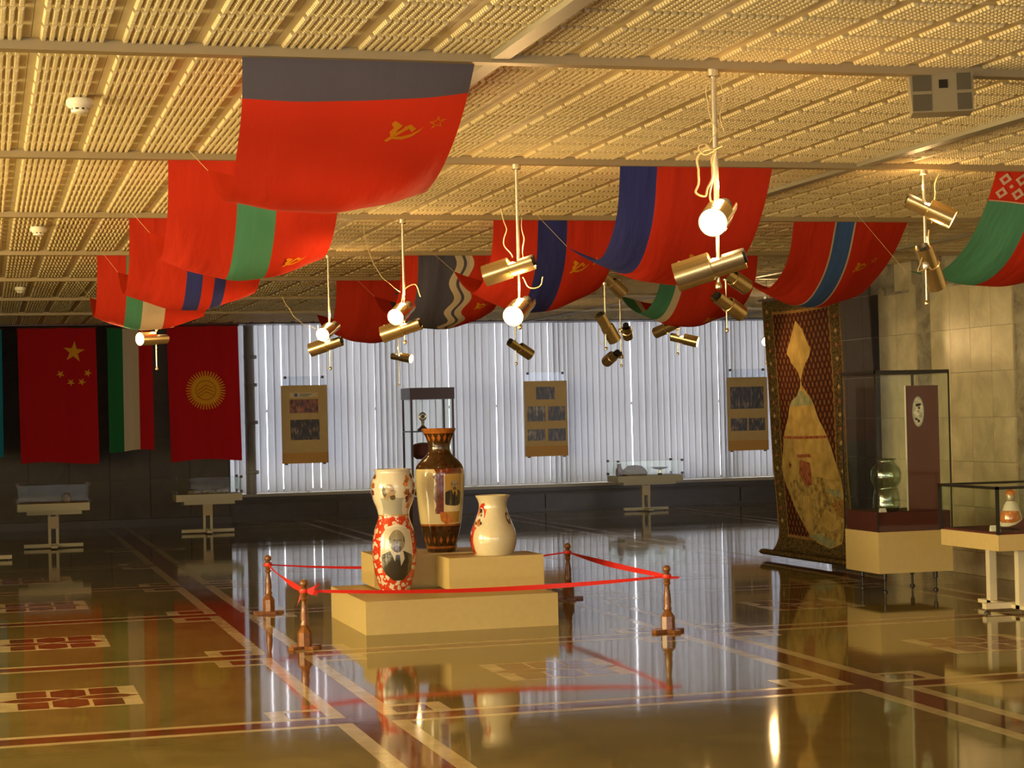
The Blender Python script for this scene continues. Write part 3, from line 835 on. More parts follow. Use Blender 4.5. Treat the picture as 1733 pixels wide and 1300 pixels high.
# ------------------------------------------------------------------ hanging flags
def spline(pts, n=48):
    P = np.array(pts, float); d = np.r_[0, np.cumsum(np.hypot(*np.diff(P, axis=0).T))]
    t = np.linspace(0, d[-1], n)
    m = np.gradient(P, d, axis=0); out = []
    for tt in t:
        i = min(max(np.searchsorted(d, tt) - 1, 0), len(d) - 2); h = d[i + 1] - d[i]; s = (tt - d[i]) / h
        out.append((2 * s**3 - 3 * s**2 + 1) * P[i] + (s**3 - 2 * s**2 + s) * h * m[i] + (-2 * s**3 + 3 * s**2) * P[i + 1] + (s**3 - s**2) * h * m[i + 1])
    return np.array(out)

EDGE = [(0, 0), (.07, -.24), (.33, -.44), (.62, -.50), (.95, -.43), (1.25, -.29)]
class Flag:
    W = .94
    def __init__(s, label, x0, beam, left=EDGE, right=EDGE, sag=.10, width=.94, strings=True):
        s.W = width
        s.t = thing('hanging_flag', label, 'flag', (x0, BY0 + BPY * beam, CEIL - .03), 'flags slung from the ceiling rails')
        s.L, s.R = spline(left), spline(right); s.sag = sag; s.ph = random.uniform(0, 6)
        MB().box((0, -.008, -.006), (width, .008, .006)).build('header_seam', 'flag_red', s.t)
        if strings:
            for u in (0, 1):
                p = s.S(u, 1.0); q = ((u - .5) * .3 + p[0], p[1] + .55, -.0)
                MB().tube([p, q], .0009, 5).build('tie_string', 'wire_insulation', s.t)
    def S(s, u, v):
        f = v * 47; i = min(int(f), 46); t = f - i
        a = s.L[i] * (1 - t) + s.L[i + 1] * t; b = s.R[i] * (1 - t) + s.R[i + 1] * t
        p = a * (1 - u) + b * u
        k = math.sin(PI * u); vv = math.sin(PI * min(1, v * .8 + .0)) if v < .625 else 1 - .35 * ((v - .625) / .375) ** 2
        rip = .012 * math.sin(u * 9 + s.ph + v * 2) * math.sin(PI * min(1, v * 1.5)) + .006 * math.sin(u * 21 + s.ph * 2) * min(1, v * 2)
        return (u * s.W, p[0] + .04 * k * v + rip * .6, p[1] - s.sag * k * vv + rip * .5)
    def panel(s, name, mat, u0, u1, v0=0, v1=1, ufun=None):
        nu = max(3, int((u1 - u0) * 40)); nv = max(4, int((v1 - v0) * 56))
        mb = patch(s.S, u0, u1, v0, v1, nu, nv, ufun)
        return mb.build(name, mat, s.t, True)
    def mapper(s, uc, vc, eps=.004, ln=1.62):
        def f(a, b, layer):
            u, v = uc + a / s.W, vc - b / ln
            u = min(max(u, 0), 1); v = min(max(v, 0), 1)
            p = Vector(s.S(u, v)); du = Vector(s.S(min(u + .01, 1), v)) - Vector(s.S(max(u - .01, 0), v)); dv = Vector(s.S(u, min(v + .01, 1))) - Vector(s.S(u, max(v - .01, 0)))
            n = du.cross(dv).normalized()
            if n.y > 0: n = -n
            return p + n * eps
        return f
    def emblem(s, uc, vc, size, star=True, mat='flag_gold'):
        q = size
        R = lambda pts: [(x * q, y * q) for x, y in pts]
        E = lambda *pts: [((x - 1080) / 250 * q, (860 - y) / 250 * q) for x, y in pts]
        s_ = [(E((980, 790), (1000, 770), (1022, 785), (1060, 820), (1032, 850), (1012, 885), (1012, 915), (985, 902), (975, 860), (1000, 830), (985, 808)), 0, 0),
              (E((985, 900), (1010, 935), (1070, 947), (1130, 932), (1180, 893), (1210, 850), (1180, 872), (1130, 903), (1070, 916), (1010, 912)), 0, 0),
              (E((948, 938), (965, 953), (1004, 928), (985, 903)), 0, 0), (E((1020, 912), (1104, 852), (1085, 832), (1008, 885)), 0, 0),
              (E((1068, 832), (1115, 813), (1157, 860), (1130, 888), (1105, 850), (1085, 848)), 0, 0)]
        decal('hammer_and_sickle', s_, s.mapper(uc, vc), [mat], s.t, .03)
        if star:
            o_, i_ = star_pts(0, 0, .26 * q), star_pts(0, 0, .17 * q)
            polys = [([o_[k], o_[(k + 1) % 10], i_[(k + 1) % 10], i_[k]], 0, 0) for k in range(10)]
            decal('star_outline', polys, s.mapper(uc + .88 * q / s.W, vc - .06 * q), [mat], s.t, .03)

# left column
f = Flag('large red flag nearest the camera with a slate-blue band along its hung edge', 1.0, 0,
         left=[(0, 0), (.03, -.17), (.22, -.35), (.48, -.50), (.85, -.46), (1.23, -.30)],
         right=[(0, 0), (.14, -.12), (.40, -.28), (.76, -.40), (1.05, -.42), (1.35, -.30)], sag=.08)
f.panel('blue_band', 'flag_slate', 0, 1, 0, .115); f.panel('red_field', 'flag_red', 0, 1, .115, 1)
f.emblem(.735, .215, .155)
f = Flag('red flag with one broad green stripe, second in the left-hand row', .99, 1, sag=.12)
f.panel('red_field', 'flag_red', 0, .40); f.panel('green_stripe', 'flag_green', .40, .63); f.panel('red_field', 'flag_red', .63, 1); f.emblem(.78, .40, .13, False)
f = Flag('red flag with two narrow dark blue stripes, third in the left-hand row', 1.0, 2, sag=.12)
f.panel('red_field', 'flag_red', 0, .43); f.panel('blue_stripe', 'flag_blue', .43, .55); f.panel('red_field', 'flag_red', .55, .64)
f.panel('blue_stripe', 'flag_blue', .64, .73); f.panel('red_field', 'flag_red', .73, 1)
f = Flag('red flag with green and off-white stripes, hindmost of the left-hand row', .95, 3, sag=.12)
f.panel('red_field', 'flag_red', 0, .26); f.panel('green_stripe', 'flag_green', .26, .41); f.panel('white_stripe', 'flag_white', .41, .62); f.panel('red_field', 'flag_red', .62, 1)
# middle column
f = Flag('red flag with a wide dark blue side stripe behind the brightest lamp', 3.57, 1,
         left=[(0, 0), (.08, -.29), (.34, -.50), (.76, -.47), (1.08, -.38)], right=[(0, 0), (.17, -.24), (.42, -.46), (.80, -.60), (1.2, -.55)], sag=.10, width=.95)
f.panel('blue_stripe', 'flag_blue', 0, .24); f.panel('red_field', 'flag_red', .24, 1); f.emblem(.62, .40, .14, False)
f = Flag('red flag with a blue middle stripe and a starred emblem, middle row', 3.61, 2, sag=.16)
f.panel('red_field', 'flag_red', 0, .36); f.panel('blue_stripe', 'flag_blue', .36, .60); f.panel('red_field', 'flag_red', .60, 1); f.emblem(.73, .20, .14)
f = Flag('red flag with wavy white lines on dark blue, middle row', 3.57, 3, sag=.14)
wv = lambda c: (lambda v: c + .035 * math.sin(v * 34) * (1 + .0 * v))
f.panel('red_field', 'flag_red', 0, .16)
f.panel('blue_field', 'flag_slate', .16, .50, ufun=lambda v: (.16, wv(.50)(v)))
f.panel('white_wave', 'flag_white', .50, .57, ufun=lambda v: (wv(.50)(v), wv(.57)(v)))
f.panel('blue_wave', 'flag_slate', .57, .60, ufun=lambda v: (wv(.57)(v), wv(.60)(v)))
f.panel('white_wave', 'flag_white', .60, .67, ufun=lambda v: (wv(.60)(v), wv(.67)(v)))
f.panel('red_field', 'flag_red', .67, 1, ufun=lambda v: (wv(.67)(v), 1.0)); f.emblem(.82, .30, .12, False)
f = Flag('red flag with faint blue rays in one corner, hindmost of the middle row', 3.53, 4, sag=.14)
f.panel('red_field', 'flag_red', 0, 1)
rays = [([(0, 0), (.14 * math.cos(a - .09), .14 * math.sin(a - .09)), (.14 * math.cos(a + .09), .14 * math.sin(a + .09))], 0, 0) for a in np.linspace(PI, 2 * PI, 11)]
decal('blue_rays', rays, f.mapper(.80, .06), ['flag_slate'], f.t, .04)
# right column
f = Flag('red and green flag with a patterned border along its hung edge, far right', 6.0, 1,
         left=[(0, 0), (.12, -.17), (.42, -.44), (.85, -.58), (1.25, -.52)], right=[(0, 0), (.15, -.22), (.5, -.5), (.9, -.58), (1.3, -.5)], sag=.08, width=.95)
f.panel('border_band', 'flag_red', 0, 1, 0, .15); f.panel('green_stripe', 'flag_green', 0, .34, .15, 1); f.panel('red_field', 'flag_red', .34, 1, .15, 1)
orn = []
for k in range(8):
    a = -.40 + k * .115
    d = lambda s, cx, cy: [(cx - s, cy), (cx, cy - s), (cx + s, cy), (cx, cy + s)]
    for cy in (.05, -.05):
        o_, i_ = d(.045, a, cy), d(.02, a, cy)
        orn += [([o_[q], o_[(q + 1) % 4], i_[(q + 1) % 4], i_[q]], 0, 0) for q in range(4)]
    orn.append((d(.016, a + .057, 0), 0, 0))
orn += [([(-.47, .116), (.47, .116), (.47, .108), (-.47, .108)], 0, 0), ([(-.47, -.108), (.47, -.108), (.47, -.116), (-.47, -.116)], 0, 0)]
decal('border_ornament', orn, f.mapper(.5, .076), ['flag_white'], f.t, .03)
f = Flag('red flag with a white-edged light blue stripe, above the hanging carpet', 5.98, 2,
         left=[(0, 0), (.12, -.26), (.52, -.48), (.9, -.43), (1.25, -.30)], right=[(0, 0), (.22, -.21), (.6, -.42), (.95, -.52), (1.3, -.42)], sag=.14, width=.96)
f.panel('red_field', 'flag_red', 0, .36); f.panel('white_edge', 'flag_white', .36, .375); f.panel('blue_stripe', 'flag_skyblue', .375, .53); f.panel('white_edge', 'flag_white', .53, .545)
f.panel('red_field', 'flag_red', .545, 1); f.emblem(.69, .24, .13)
f = Flag('red flag with a green and white edge, half hidden behind the middle flags', 6.0, 3, sag=.14)
f.panel('green_stripe', 'flag_green', 0, .17); f.panel('white_stripe', 'flag_white', .17, .24); f.panel('red_field', 'flag_red', .24, 1); f.emblem(.66, .42, .14, False)

# ------------------------------------------------------------------ banners on the dark wall
def banner(label, x0, x1, z0, z1, panels, Y=28.45, skew=0.0):
    t = thing('wall_banner', label, 'banner', (x0, Y, z0), 'banners hanging at the dark wall')
    W, H = x1 - x0, z1 - z0; ph = random.uniform(0, 6)
    def S(u, v):   # v 0 top, 1 bottom
        return (u * W + skew * v, .03 * math.sin(u * 8 + ph) * (.3 + v) + .012 * math.sin(u * 19 + ph), H * (1 - v) + .02 * math.sin(u * 5 + ph) * v)
    for nm, mat, a, b in panels: patch(S, a, b, 0, 1, max(4, int(24 * (b - a))), 24).build(nm, mat, t, True)
    MB().tube([(-.02, 0, H), (W + .02, 0, H)], .012, 8).build('rod', 'dark_wood', t)
    def mp(uc, vc):
        def fn(a, b, layer):
            p = S(min(max(uc + a / W, 0), 1), min(max(vc - b / H, 0), 1)); return (p[0], p[1] - .008 - .003 * layer, p[2])
        return fn
    return t, mp
t, mp = banner('turquoise banner cut off by the left edge, at the dark wall', -.72, .28, 1.20, 3.03, [('field', 'banner_teal', 0, 1)])
t, mp = banner('red banner with one large and four small gold stars', .50, 1.61, 1.07, 3.04, [('field', 'banner_red', 0, 1)], skew=.02)
decal('large_star', [(star_pts(0, 0, .16, PI / 2 - .1), 0, 0)], mp(.71, .18), ['banner_gold'], t, .05)
for uc, vc in ((.53, .345), (.66, .405), (.80, .40), (.88, .335)):
    decal('small_star', [(star_pts(0, 0, .06, PI / 2 + uc), 0, 0)], mp(uc, vc), ['banner_gold'], t, .05)
t, mp = banner('narrow banner of green, white and red upright stripes', 1.77, 2.42, 1.22, 3.03, [('green_stripe', 'banner_green', 0, .34), ('white_stripe', 'banner_white', .34, .69), ('red_stripe', 'banner_red', .69, 1)])
t, mp = banner('red banner with a rayed gold sun disc, next to the blinds', 2.63, 3.68, 1.05, 3.05, [('field', 'banner_red', 0, 1)], skew=.03)
rays = []
for k in range(40):
    a = 2 * PI * k / 40; w_ = .055
    rays.append(([(.205 * math.cos(a - w_), .205 * math.sin(a - w_)), (.29 * math.cos(a - .02), .29 * math.sin(a - .02)), (.29 * math.cos(a + .03), .29 * math.sin(a + .03)), (.205 * math.cos(a + w_), .205 * math.sin(a + w_))], 0, 0))
rays.append((circle(0, 0, .21, 40), 0, 0))
decal('sun_disc', rays, mp(.52, .485), ['banner_gold'], t, .06)
ring = [([(.15 * math.cos(a), .15 * math.sin(a)), (.15 * math.cos(a + .27), .15 * math.sin(a + .27)), (.138 * math.cos(a + .27), .138 * math.sin(a + .27)), (.138 * math.cos(a), .138 * math.sin(a))], 0, 1) for a in np.arange(0, 6.2, .262)]
for k in range(3):
    for sg in (-1, 1):
        y0 = -.05 + .05 * k
        ring.append(([(-.12, y0 * sg - .05), (0, y0 * sg + .035), (.12, y0 * sg - .02), (.12, y0 * sg - .03), (0, y0 * sg + .022), (-.12, y0 * sg - .062)], 0, 1))
decal('sun_ring', ring, mp(.52, .485), ['banner_bronze'], t, .06)

# ------------------------------------------------------------------ ceiling spotlights
WARM = (1.0, .60, .24)
SPOT_W, LEAK_W = 110.0, 9.0
def basis(pos, d):
    d = Vector(d).normalized(); x = d.cross(Vector((0, 0, 1))).normalized(); y = x.cross(d).normalized()
    mm = Matrix.Identity(4)
    for i in range(3): mm[i][0], mm[i][1], mm[i][2], mm[i][3] = x[i], y[i], d[i], pos[i]
    return mm
HEAD = {}
def head_meshes():
    can = MB().lathe([(.052, -.005), (.061, .0), (.061, .155), (.057, .155), (.057, .02), (.02, .015)], 28, cap=False)
    can.lathe([(.055, -.14), (.055, .0)], 18, cap=False, a0=PI * .93, a1=PI * 2.07).lathe([(.052, .0), (.052, -.14)], 18, cap=False, a0=PI * .93, a1=PI * 2.07)
    HEAD['can'] = can.mesh('spot_head', 'brass', True)
    HEAD['socket'] = MB().lathe([(.030, -.15), (.033, -.14), (.033, -.055), (.022, -.045)], 16).mesh('socket', 'black_plastic', True)
    HEAD['lens'] = MB().lathe([(.0565, .135), (.05, .142), (.03, .149), (.002, .151)], 28, cap=False).mesh('lens', 'lamp_lens', True)
    HEAD['dark'] = MB().lathe([(.0565, .09), (.05, .085), (.03, .08), (.002, .078)], 28, cap=False).mesh('lens', 'lens_dark', True)
    HEAD['bulb'] = MB().lathe([(.012, -.048), (.026, -.03), (.03, -.012), (.022, .004), (.004, .012)], 16).mesh('bulb', 'lamp_bulb', True)
    HEAD['vent'] = MB().lathe([(.0555, -.002), (.0575, .012)], 20, cap=False, a0=.2, a1=PI - .2).mesh('vent_ring', 'black_plastic', True)
    HEAD['rivet'] = MB().lathe([(.006, .0), (.005, .003), (.001, .004)], 10).xf(Matrix.Translation((0, .06, .125)) @ Matrix.Rotation(-PI / 2, 4, 'X')).mesh('rivet', 'steel_pole', True)
head_meshes()
def spot_head(t, z, d, lit, reach=.075, side=None, k=1.0):
    """head at height z on the pole (local z down from the rail), aimed along d"""
    d = Vector(d).normalized(); s = Vector(side if side else (d.x, d.y, 0)).normalized() * reach
    c = Vector((s.x, s.y, z)); mm = basis(c, d)
    o = link('spot_head', HEAD['can'], t); o.matrix_local = mm
    link('socket', HEAD['socket'], o); link('rivet', HEAD['rivet'], o)
    if lit:
        link('lens', HEAD['lens'], o); link('bulb', HEAD['bulb'], o)
    else:
        link('lens', HEAD['dark'], o)
    b = MB().tube([(0, 0, z), (s.x * .5, s.y * .5, z)], .010, 8).lathe([(.022, -.022), (.025, -.012), (.025, .012), (.022, .022)], 14, (0, 0, z))
    b.build('clamp', 'steel_pole', t, True)
    if lit:
        l = bpy.data.lights.new('spot_beam', 'SPOT'); l.energy = SPOT_W * k; l.color = WARM; l.spot_size = 1.5; l.spot_blend = .6; l.shadow_soft_size = .05
        lo = bpy.data.objects.new('spot_beam', l); COL.objects.link(lo)
        base = t.location
        p = base + c + d * .17; lo.location = p; lo.rotation_euler = d.to_track_quat('-Z', 'Y').to_euler()
        l2 = bpy.data.lights.new('spot_leak', 'POINT'); l2.energy = LEAK_W * k; l2.color = WARM; l2.shadow_soft_size = .04
        lo2 = bpy.data.objects.new('spot_leak', l2); COL.objects.link(lo2); lo2.location = base + c - d * .05 + Vector((0, 0, .11))

def lamp_pole(label, x, y, length, heads, r=.010, top=CEIL - .045):
    t = thing('ceiling_spotlight', label, 'spotlight', (x, y, top), 'pole spotlights hung from the ceiling rails')
    MB().tube([(0, 0, 0), (0, 0, -length * .62)], r, 12).tube([(0, 0, -length * .62), (0, 0, -length)], r * .62, 10).build('pole', 'steel_pole', t, True)
    MB().lathe([(.018, -.03), (.026, -.025), (.026, 0), (.018, 0)], 14).build('ceiling_socket', 'steel_pole', t, True)
    MB().lathe([(.003, -.018), (.013, -.012), (.015, 0), (.010, .012), (.006, .014)], 12, (0, 0, -length)).build('ball_tip', 'brass', t, True)
    for h in heads: spot_head(t, *h[:3], **(h[3] if len(h) > 3 else {}))
    return t
TOP = CEIL - .045
A, B = (-.50, -.80, -.33), (-.86, .44, -.28)
p1 = lamp_pole('brightest spotlight pole, nearest the camera, with coiled pale cables', 2.965, BY0, .90, [(2.44 - TOP, A, True, dict(side=(-.2, -1, 0), reach=.05)), (2.225 - TOP, B, True, dict(side=(-1, 0, 0), reach=.03))], .012)
p2 = lamp_pole('second spotlight pole of the lamp row, before the blue-striped flag', 2.945, BY0 + BPY, .92, [(2.46 - TOP, B, True, dict(reach=.05)), (2.225 - TOP, A, True, dict(side=(-.2, -1, 0), reach=.05))])
p3 = lamp_pole('third spotlight pole of the lamp row, before the plain red flag', 2.93, BY0 + 2 * BPY, .88, [(2.385 - TOP, A, True, dict(side=(-.5, -1, 0), reach=.06)), (2.265 - TOP, B, True, dict(reach=.02))])
p4 = lamp_pole('fourth spotlight pole of the lamp row, left of the plain red flag', 2.915, BY0 + 3 * BPY, .98, [(2.40 - TOP, A, True, dict(side=(-.3, -1, 0), reach=.05)), (2.27 - TOP, B, True, dict(reach=.03))])
p5 = lamp_pole('spotlight pole under the green and white flag at the left', 1.515, 17.40, .93, [(2.385 - TOP, (-.80, -.55, -.05), True, dict(reach=.03))], top=TOP)
p6 = lamp_pole('spotlight pole at the right beside the patterned-border flag', 5.50, BY0 + BPY, .80, [(2.81 - TOP, (.76, -.42, -.46), True, dict(reach=.03, k=.6)), (2.47 - TOP, (.45, .35, -.75), True, dict(reach=.06, k=.6))])
p7 = lamp_pole('spotlight pole with unlit heads just under the brightest lamp', 5.41, BY0 + 2 * BPY, .82, [(2.62 - TOP, (.8, .3, -.42), False), (2.42 - TOP, (.8, .35, -.45), False, dict(reach=.02))], .008)
p8 = lamp_pole('spotlight pole with a steeply tilted unlit head before the blinds', 5.44, BY0 + 3 * BPY, .84, [(2.80 - TOP, (.62, .1, -.55), False), (2.40 - TOP, (.52, .25, -.75), False, dict(reach=.02))])
p9 = lamp_pole('small spotlight pole with one unlit head aimed right, under the second lamp', 5.43, BY0 + 4 * BPY, .88, [(2.33 - TOP, (.80, .25, -.48), False, dict(reach=.05))])
p10 = lamp_pole('spotlight pole with two heads seen end-on before the blinds', 6.60, BY0 + 4 * BPY, .92, [(2.50 - TOP, (.35, .85, -.35), False, dict(side=(1, 0, 0), reach=.07)), (2.22 - TOP, (-.1, .95, -.3), False, dict(side=(-1, 0, 0), reach=.10))])
p11 = lamp_pole('spotlight pole with one glowing head aimed right before the blinds', 7.245, BY0 + 4 * BPY, .80, [(2.52 - TOP, (-.55, .8, -.3), False, dict(side=(-1, 0, 0), reach=.12)), (2.40 - TOP, (.82, -.45, -.25), True, dict(reach=.07, k=.3))])
p12 = lamp_pole('small spotlight pole with a glowing head below the third lamp', 5.45, BY0 + 6 * BPY, .98, [(2.44 - TOP, (.72, -.62, -.18), True, dict(reach=.04, k=.7))])
p13 = lamp_pole('glowing spotlight just showing beside the carpet edge', 9.55, BY0 + 5 * BPY, .85, [(2.48 - TOP, (-.35, -.9, -.1), True, dict(k=.4))])

def cable(parent, pts, r=.0028, wob=.006, n=60, name='cable'):
    P = spline([(i, 0) for i in range(2)]) if False else None
    A_ = np.array(pts, float); d = np.r_[0, np.cumsum(np.linalg.norm(np.diff(A_, axis=0), axis=1))]
    mm = np.gradient(A_, d, axis=0); out = []
    for tt in np.linspace(0, d[-1], n):
        i = min(max(np.searchsorted(d, tt) - 1, 0), len(d) - 2); h = d[i + 1] - d[i]; s = (tt - d[i]) / h
        q = (2 * s**3 - 3 * s**2 + 1) * A_[i] + (s**3 - 2 * s**2 + s) * h * mm[i] + (-2 * s**3 + 3 * s**2) * A_[i + 1] + (s**3 - s**2) * h * mm[i + 1]
        a = tt / .02
        out.append((q[0] + wob * math.cos(a), q[1], q[2] + wob * math.sin(a)))
    MB().tube(out, r, 6).build(name, 'wire_insulation', parent, True)
cable(p1, [(.0, 0, -.02), (-.035, -.01, -.08), (-.03, -.02, -.18), (-.005, -.02, -.26), (-.03, -.02, -.31)], .002, .003)
cable(p1, [(.01, 0, -.02), (.04, -.01, -.09), (.02, -.02, -.2), (.03, -.02, -.26)], .002, .003)
cable(p1, [(.02, -.02, -.32), (-.02, -.03, -.34), (-.06, -.03, -.31), (-.09, -.03, -.33), (-.06, -.03, -.36), (-.02, -.03, -.34)], .0035, .004)
cable(p1, [(-.02, -.02, -.33), (-.085, -.02, -.37), (-.09, -.02, -.43), (-.08, -.02, -.48), (-.10, -.02, -.51), (-.06, -.02, -.535), (-.035, -.02, -.48), (-.02, -.02, -.38), (-.01, -.02, -.34)], .0045, .006, 90)
cable(p1, [(-.01, -.02, -.34), (-.025, -.02, -.45), (-.028, -.02, -.56), (.0, -.02, -.60)], .004, .003)
cable(p2, [(-.10, 0, -.25), (-.07, 0, -.36), (-.08, 0, -.46), (-.03, 0, -.53)], .003, .004)
cable(p2, [(.02, 0, -.3), (.03, -.01, -.42), (.025, 0, -.56)], .003, .004)
cable(p2, [(.02, 0, -.64), (.06, -.02, -.70), (.12, -.02, -.69), (.14, -.02, -.64)], .003, .003)
cable(p3, [(-.25, .2, -.02), (-.22, .1, -.25), (-.15, 0, -.42), (-.03, 0, -.52)], .002, .002)
cable(p3, [(-.02, 0, -.60), (.0, -.05, -.50), (.07, -.05, -.47), (.11, -.05, -.56)], .004, .0)
cable(p4, [(-.4, .1, -.35), (-.25, 0, -.58), (-.12, 0, -.64), (-.03, 0, -.70)], .002, .003)
cable(p5, [(.0, 0, -.60), (.06, 0, -.54), (.12, 0, -.57), (.22, 0, -.50)], .002, .006)
cable(p6, [(.10, 0, -.02), (.07, 0, -.15), (.08, 0, -.24), (.05, 0, -.32)], .0035, .006)
cable(p6, [(.02, 0, -.36), (.03, 0, -.46), (.0, -.02, -.58), (-.06, -.03, -.62), (-.03, -.02, -.52), (.02, -.02, -.60)], .003, .006)
cable(p8, [(-.02, 0, -.60), (-.06, 0, -.68), (-.04, 0, -.80), (.0, 0, -.76)], .002, .004)
cable(p10, [(0, 0, -.45), (.02, 0, -.60), (.0, 0, -.72), (-.06, 0, -.80), (-.02, 0, -.85)], .002, .003)

# ------------------------------------------------------------------ ceiling fittings
def detector(label, x, y):
    t = thing('smoke_detector', label, 'detector', (x, y, CEIL - .017), 'smoke detectors along the left of the ceiling')
    MB().lathe([(.055, 0), (.060, -.008), (.060, -.028), (.045, -.042)], 28).build('base', 'detector_plastic', t, True)
    MB().lathe([(.034, -.040), (.034, -.052)], 20).build('vent_neck', 'black_plastic', t)
    for k in range(8):
        a = 2 * PI * k / 8; MB().box((-.006, .030, -.054), (.006, .038, -.040)).xf(Matrix.Rotation(a, 4, 'Z')).build('vent_rib', 'detector_plastic', t)
    MB().lathe([(.040, -.050), (.036, -.060), (.012, -.066), (.001, -.067)], 24).build('cap', 'detector_plastic', t, True)
detector('round cream smoke detector nearest the camera, left part of the ceiling', .44, 8.66)
detector('round cream smoke detector in the middle of the left ceiling, beside the striped flags', .415, 14.30)
detector('round cream smoke detector farthest away, above the dark wall', .40, 20.5)

t = thing('ceiling_speaker', 'square beige loudspeaker with dark grille quarters hanging under the ceiling rail', 'loudspeaker', (4.005, BY0 - .02, 3.0), rz=-.40)
body = MB().add([(-.135, -.02, .055), (.135, -.02, .055), (.125, -.09, -.125), (-.128, -.09, -.125), (-.135, .10, .055), (.135, .10, .055), (.125, .06, -.125), (-.128, .06, -.125)],
         [(0, 3, 2, 1), (4, 5, 6, 7), (0, 1, 5, 4), (1, 2, 6, 5), (2, 3, 7, 6), (3, 0, 4, 7)])
body.build('housing', 'speaker_case', t)
def on_face(u0, u1, w0, w1, mat, nm, e=.003):
    q = lambda u, w: (-.135 + .27 * u - .004 * w, -.02 - .07 * w - e, .055 - .18 * w)
    MB().add([q(u0, w0), q(u1, w0), q(u1, w1), q(u0, w1)], [(0, 3, 2, 1)]).add([q(u0, w0), q(u1, w0), q(u1, w1), q(u0, w1)], []).build(nm, mat, t)
for u0, u1 in ((.05, .34), (.74, .96)):
    for w0, w1 in ((.03, .46), (.54, .96)): on_face(u0, u1, w0, w1, 'speaker_grille', 'grille_quarter')
on_face(.46, .60, .18, .40, 'black_plastic', 'port')
MB().tube([(-.06, .03, .05), (-.06, .03, .09)], .008, 8).tube([(.0, .03, .05), (.0, .03, .09)], .006, 8).build('hanger', 'dark_frame', t)

# ------------------------------------------------------------------ carpet
t = thing('hanging_carpet', 'tall patterned carpet with a pale pictorial medallion hanging to the floor by the marble wall', 'carpet', (8.4, 18.7, 0))
TOPZ = 2.83
path = spline([(0.0, TOPZ), (.01, 1.9), (.0, 1.0), (0.01, .45), (.0, .20), (-.06, .09), (-.15, .045), (-.26, .05), (-.32, .085), (-.30, .115), (-.24, .10)], 90)
def SC(u, v):      # u 0 = far edge (left in view), 1 = near edge
    f_ = v * 89; i = min(int(f_), 88); k = f_ - i; p = path[i] * (1 - k) + path[i + 1] * k
    yl = 1.06 - .30 * min(v / .86, 1) - (.30 * max(0, v - .88) / .12); yr = -.93 - .06 * v - (.65 * max(0, v - .88) / .12)
    wob = .012 * math.sin(u * 7 + 1) * (.4 + .6 * v) if v < .9 else 0
    return (p[0] + wob + .06 * u * (v if v < .9 else .9), yl + (yr - yl) * u, p[1] + .03 * math.sin(u * 3.1) * (1 - v) * -1)
def rug_panel(name, mat, u0, u1, v0, v1, parent=t, eps=0.0):
    nu, nv = max(2, int(40 * (u1 - u0))), max(2, int(90 * (v1 - v0)))
    mb = patch(lambda a, b: (SC(a, b)[0] - eps, SC(a, b)[1], SC(a, b)[2]), u0, u1, v0, v1, nu, nv)
    me = mb.mesh(name, mat, True)
    uv = me.uv_layers.new(name='UVMap')
    co = [((i % (nu + 1)) / nu * (u1 - u0) + u0, (i // (nu + 1)) / nv * (v1 - v0) * 1.6 + v0) for i in range(len(me.vertices))]
    for lp in me.loops: uv.data[lp.index].uv = co[lp.vertex_index]
    return link(name, me, parent)
VB = .82
rug_panel('field', 'rug_field', .14, .86, .05, VB)
rug_panel('border', 'rug_border', 0, .13, 0, 1); rug_panel('border', 'rug_border', .87, 1, 0, 1)
rug_panel('border', 'rug_border', .13, .87, 0, .04); rug_panel('border', 'rug_border', .13, .87, VB + .01, 1)
rug_panel('border_stripe', 'rug_stripe', .13, .14, .04, VB + .01); rug_panel('border_stripe', 'rug_stripe', .86, .87, .04, VB + .01)
rug_panel('border_stripe', 'rug_stripe', .14, .86, .04, .05); rug_panel('border_stripe', 'rug_stripe', .14, .86, VB, VB + .01)
rug_panel('border_stripe', 'rug_stripe', 0, .012, 0, 1, eps=.002); rug_panel('border_stripe', 'rug_stripe', .988, 1, 0, 1, eps=.002)
def mrug(a, b, layer):
    p = SC(min(max(a, 0), 1), min(max(b, 0), 1)); return (p[0] - .004 - .003 * layer, p[1], p[2])
def rc(pts):
    out = []
    for x, y in pts:
        xl = 15 + y * .076; xr = 398 + y * .03; out.append(((x - xl) / (xr - xl), y / 1180 * .86))
    return out
decal('upper_medallion', [(rc([(195, 105), (212, 128), (228, 150), (236, 175), (252, 215), (266, 248), (256, 285), (240, 310), (228, 345), (216, 392), (205, 355), (190, 330), (168, 305), (160, 280), (146, 262), (155, 225), (168, 190), (180, 150)]), 0, 0),
    (rc([(216, 392), (219, 392), (221, 410), (214, 410)]), 0, 0)], mrug, ['rug_medallion'], t, .04)
decal('lower_medallion', [(rc([(217, 405), (226, 435), (240, 460), (268, 480), (280, 510), (290, 545), (302, 580), (318, 610), (335, 650), (352, 700), (370, 770), (392, 845), (398, 900), (405, 980), (398, 1060), (390, 1140), (350, 1168), (300, 1150), (255, 1120), (220, 1060), (190, 1010), (165, 950), (140, 890), (120, 815), (126, 740), (130, 660), (140, 610), (152, 570), (158, 520), (170, 485), (200, 460), (210, 430)]), 0, 0),
    (rc([(205, 440), (228, 440), (242, 462), (268, 482), (278, 505), (160, 512), (172, 484), (198, 464)]), 1, 1),
    (rc([(132, 655), (335, 650), (338, 662), (132, 668)]), 2, 1),
    (rc([(150, 880), (210, 850), (300, 840), (385, 860), (400, 980), (388, 1135), (350, 1160), (260, 1118), (195, 1005)]), 3, 1)], mrug, ['rug_medallion', 'rug_teal', 'rug_figure', 'rug_picture'], t, .04)
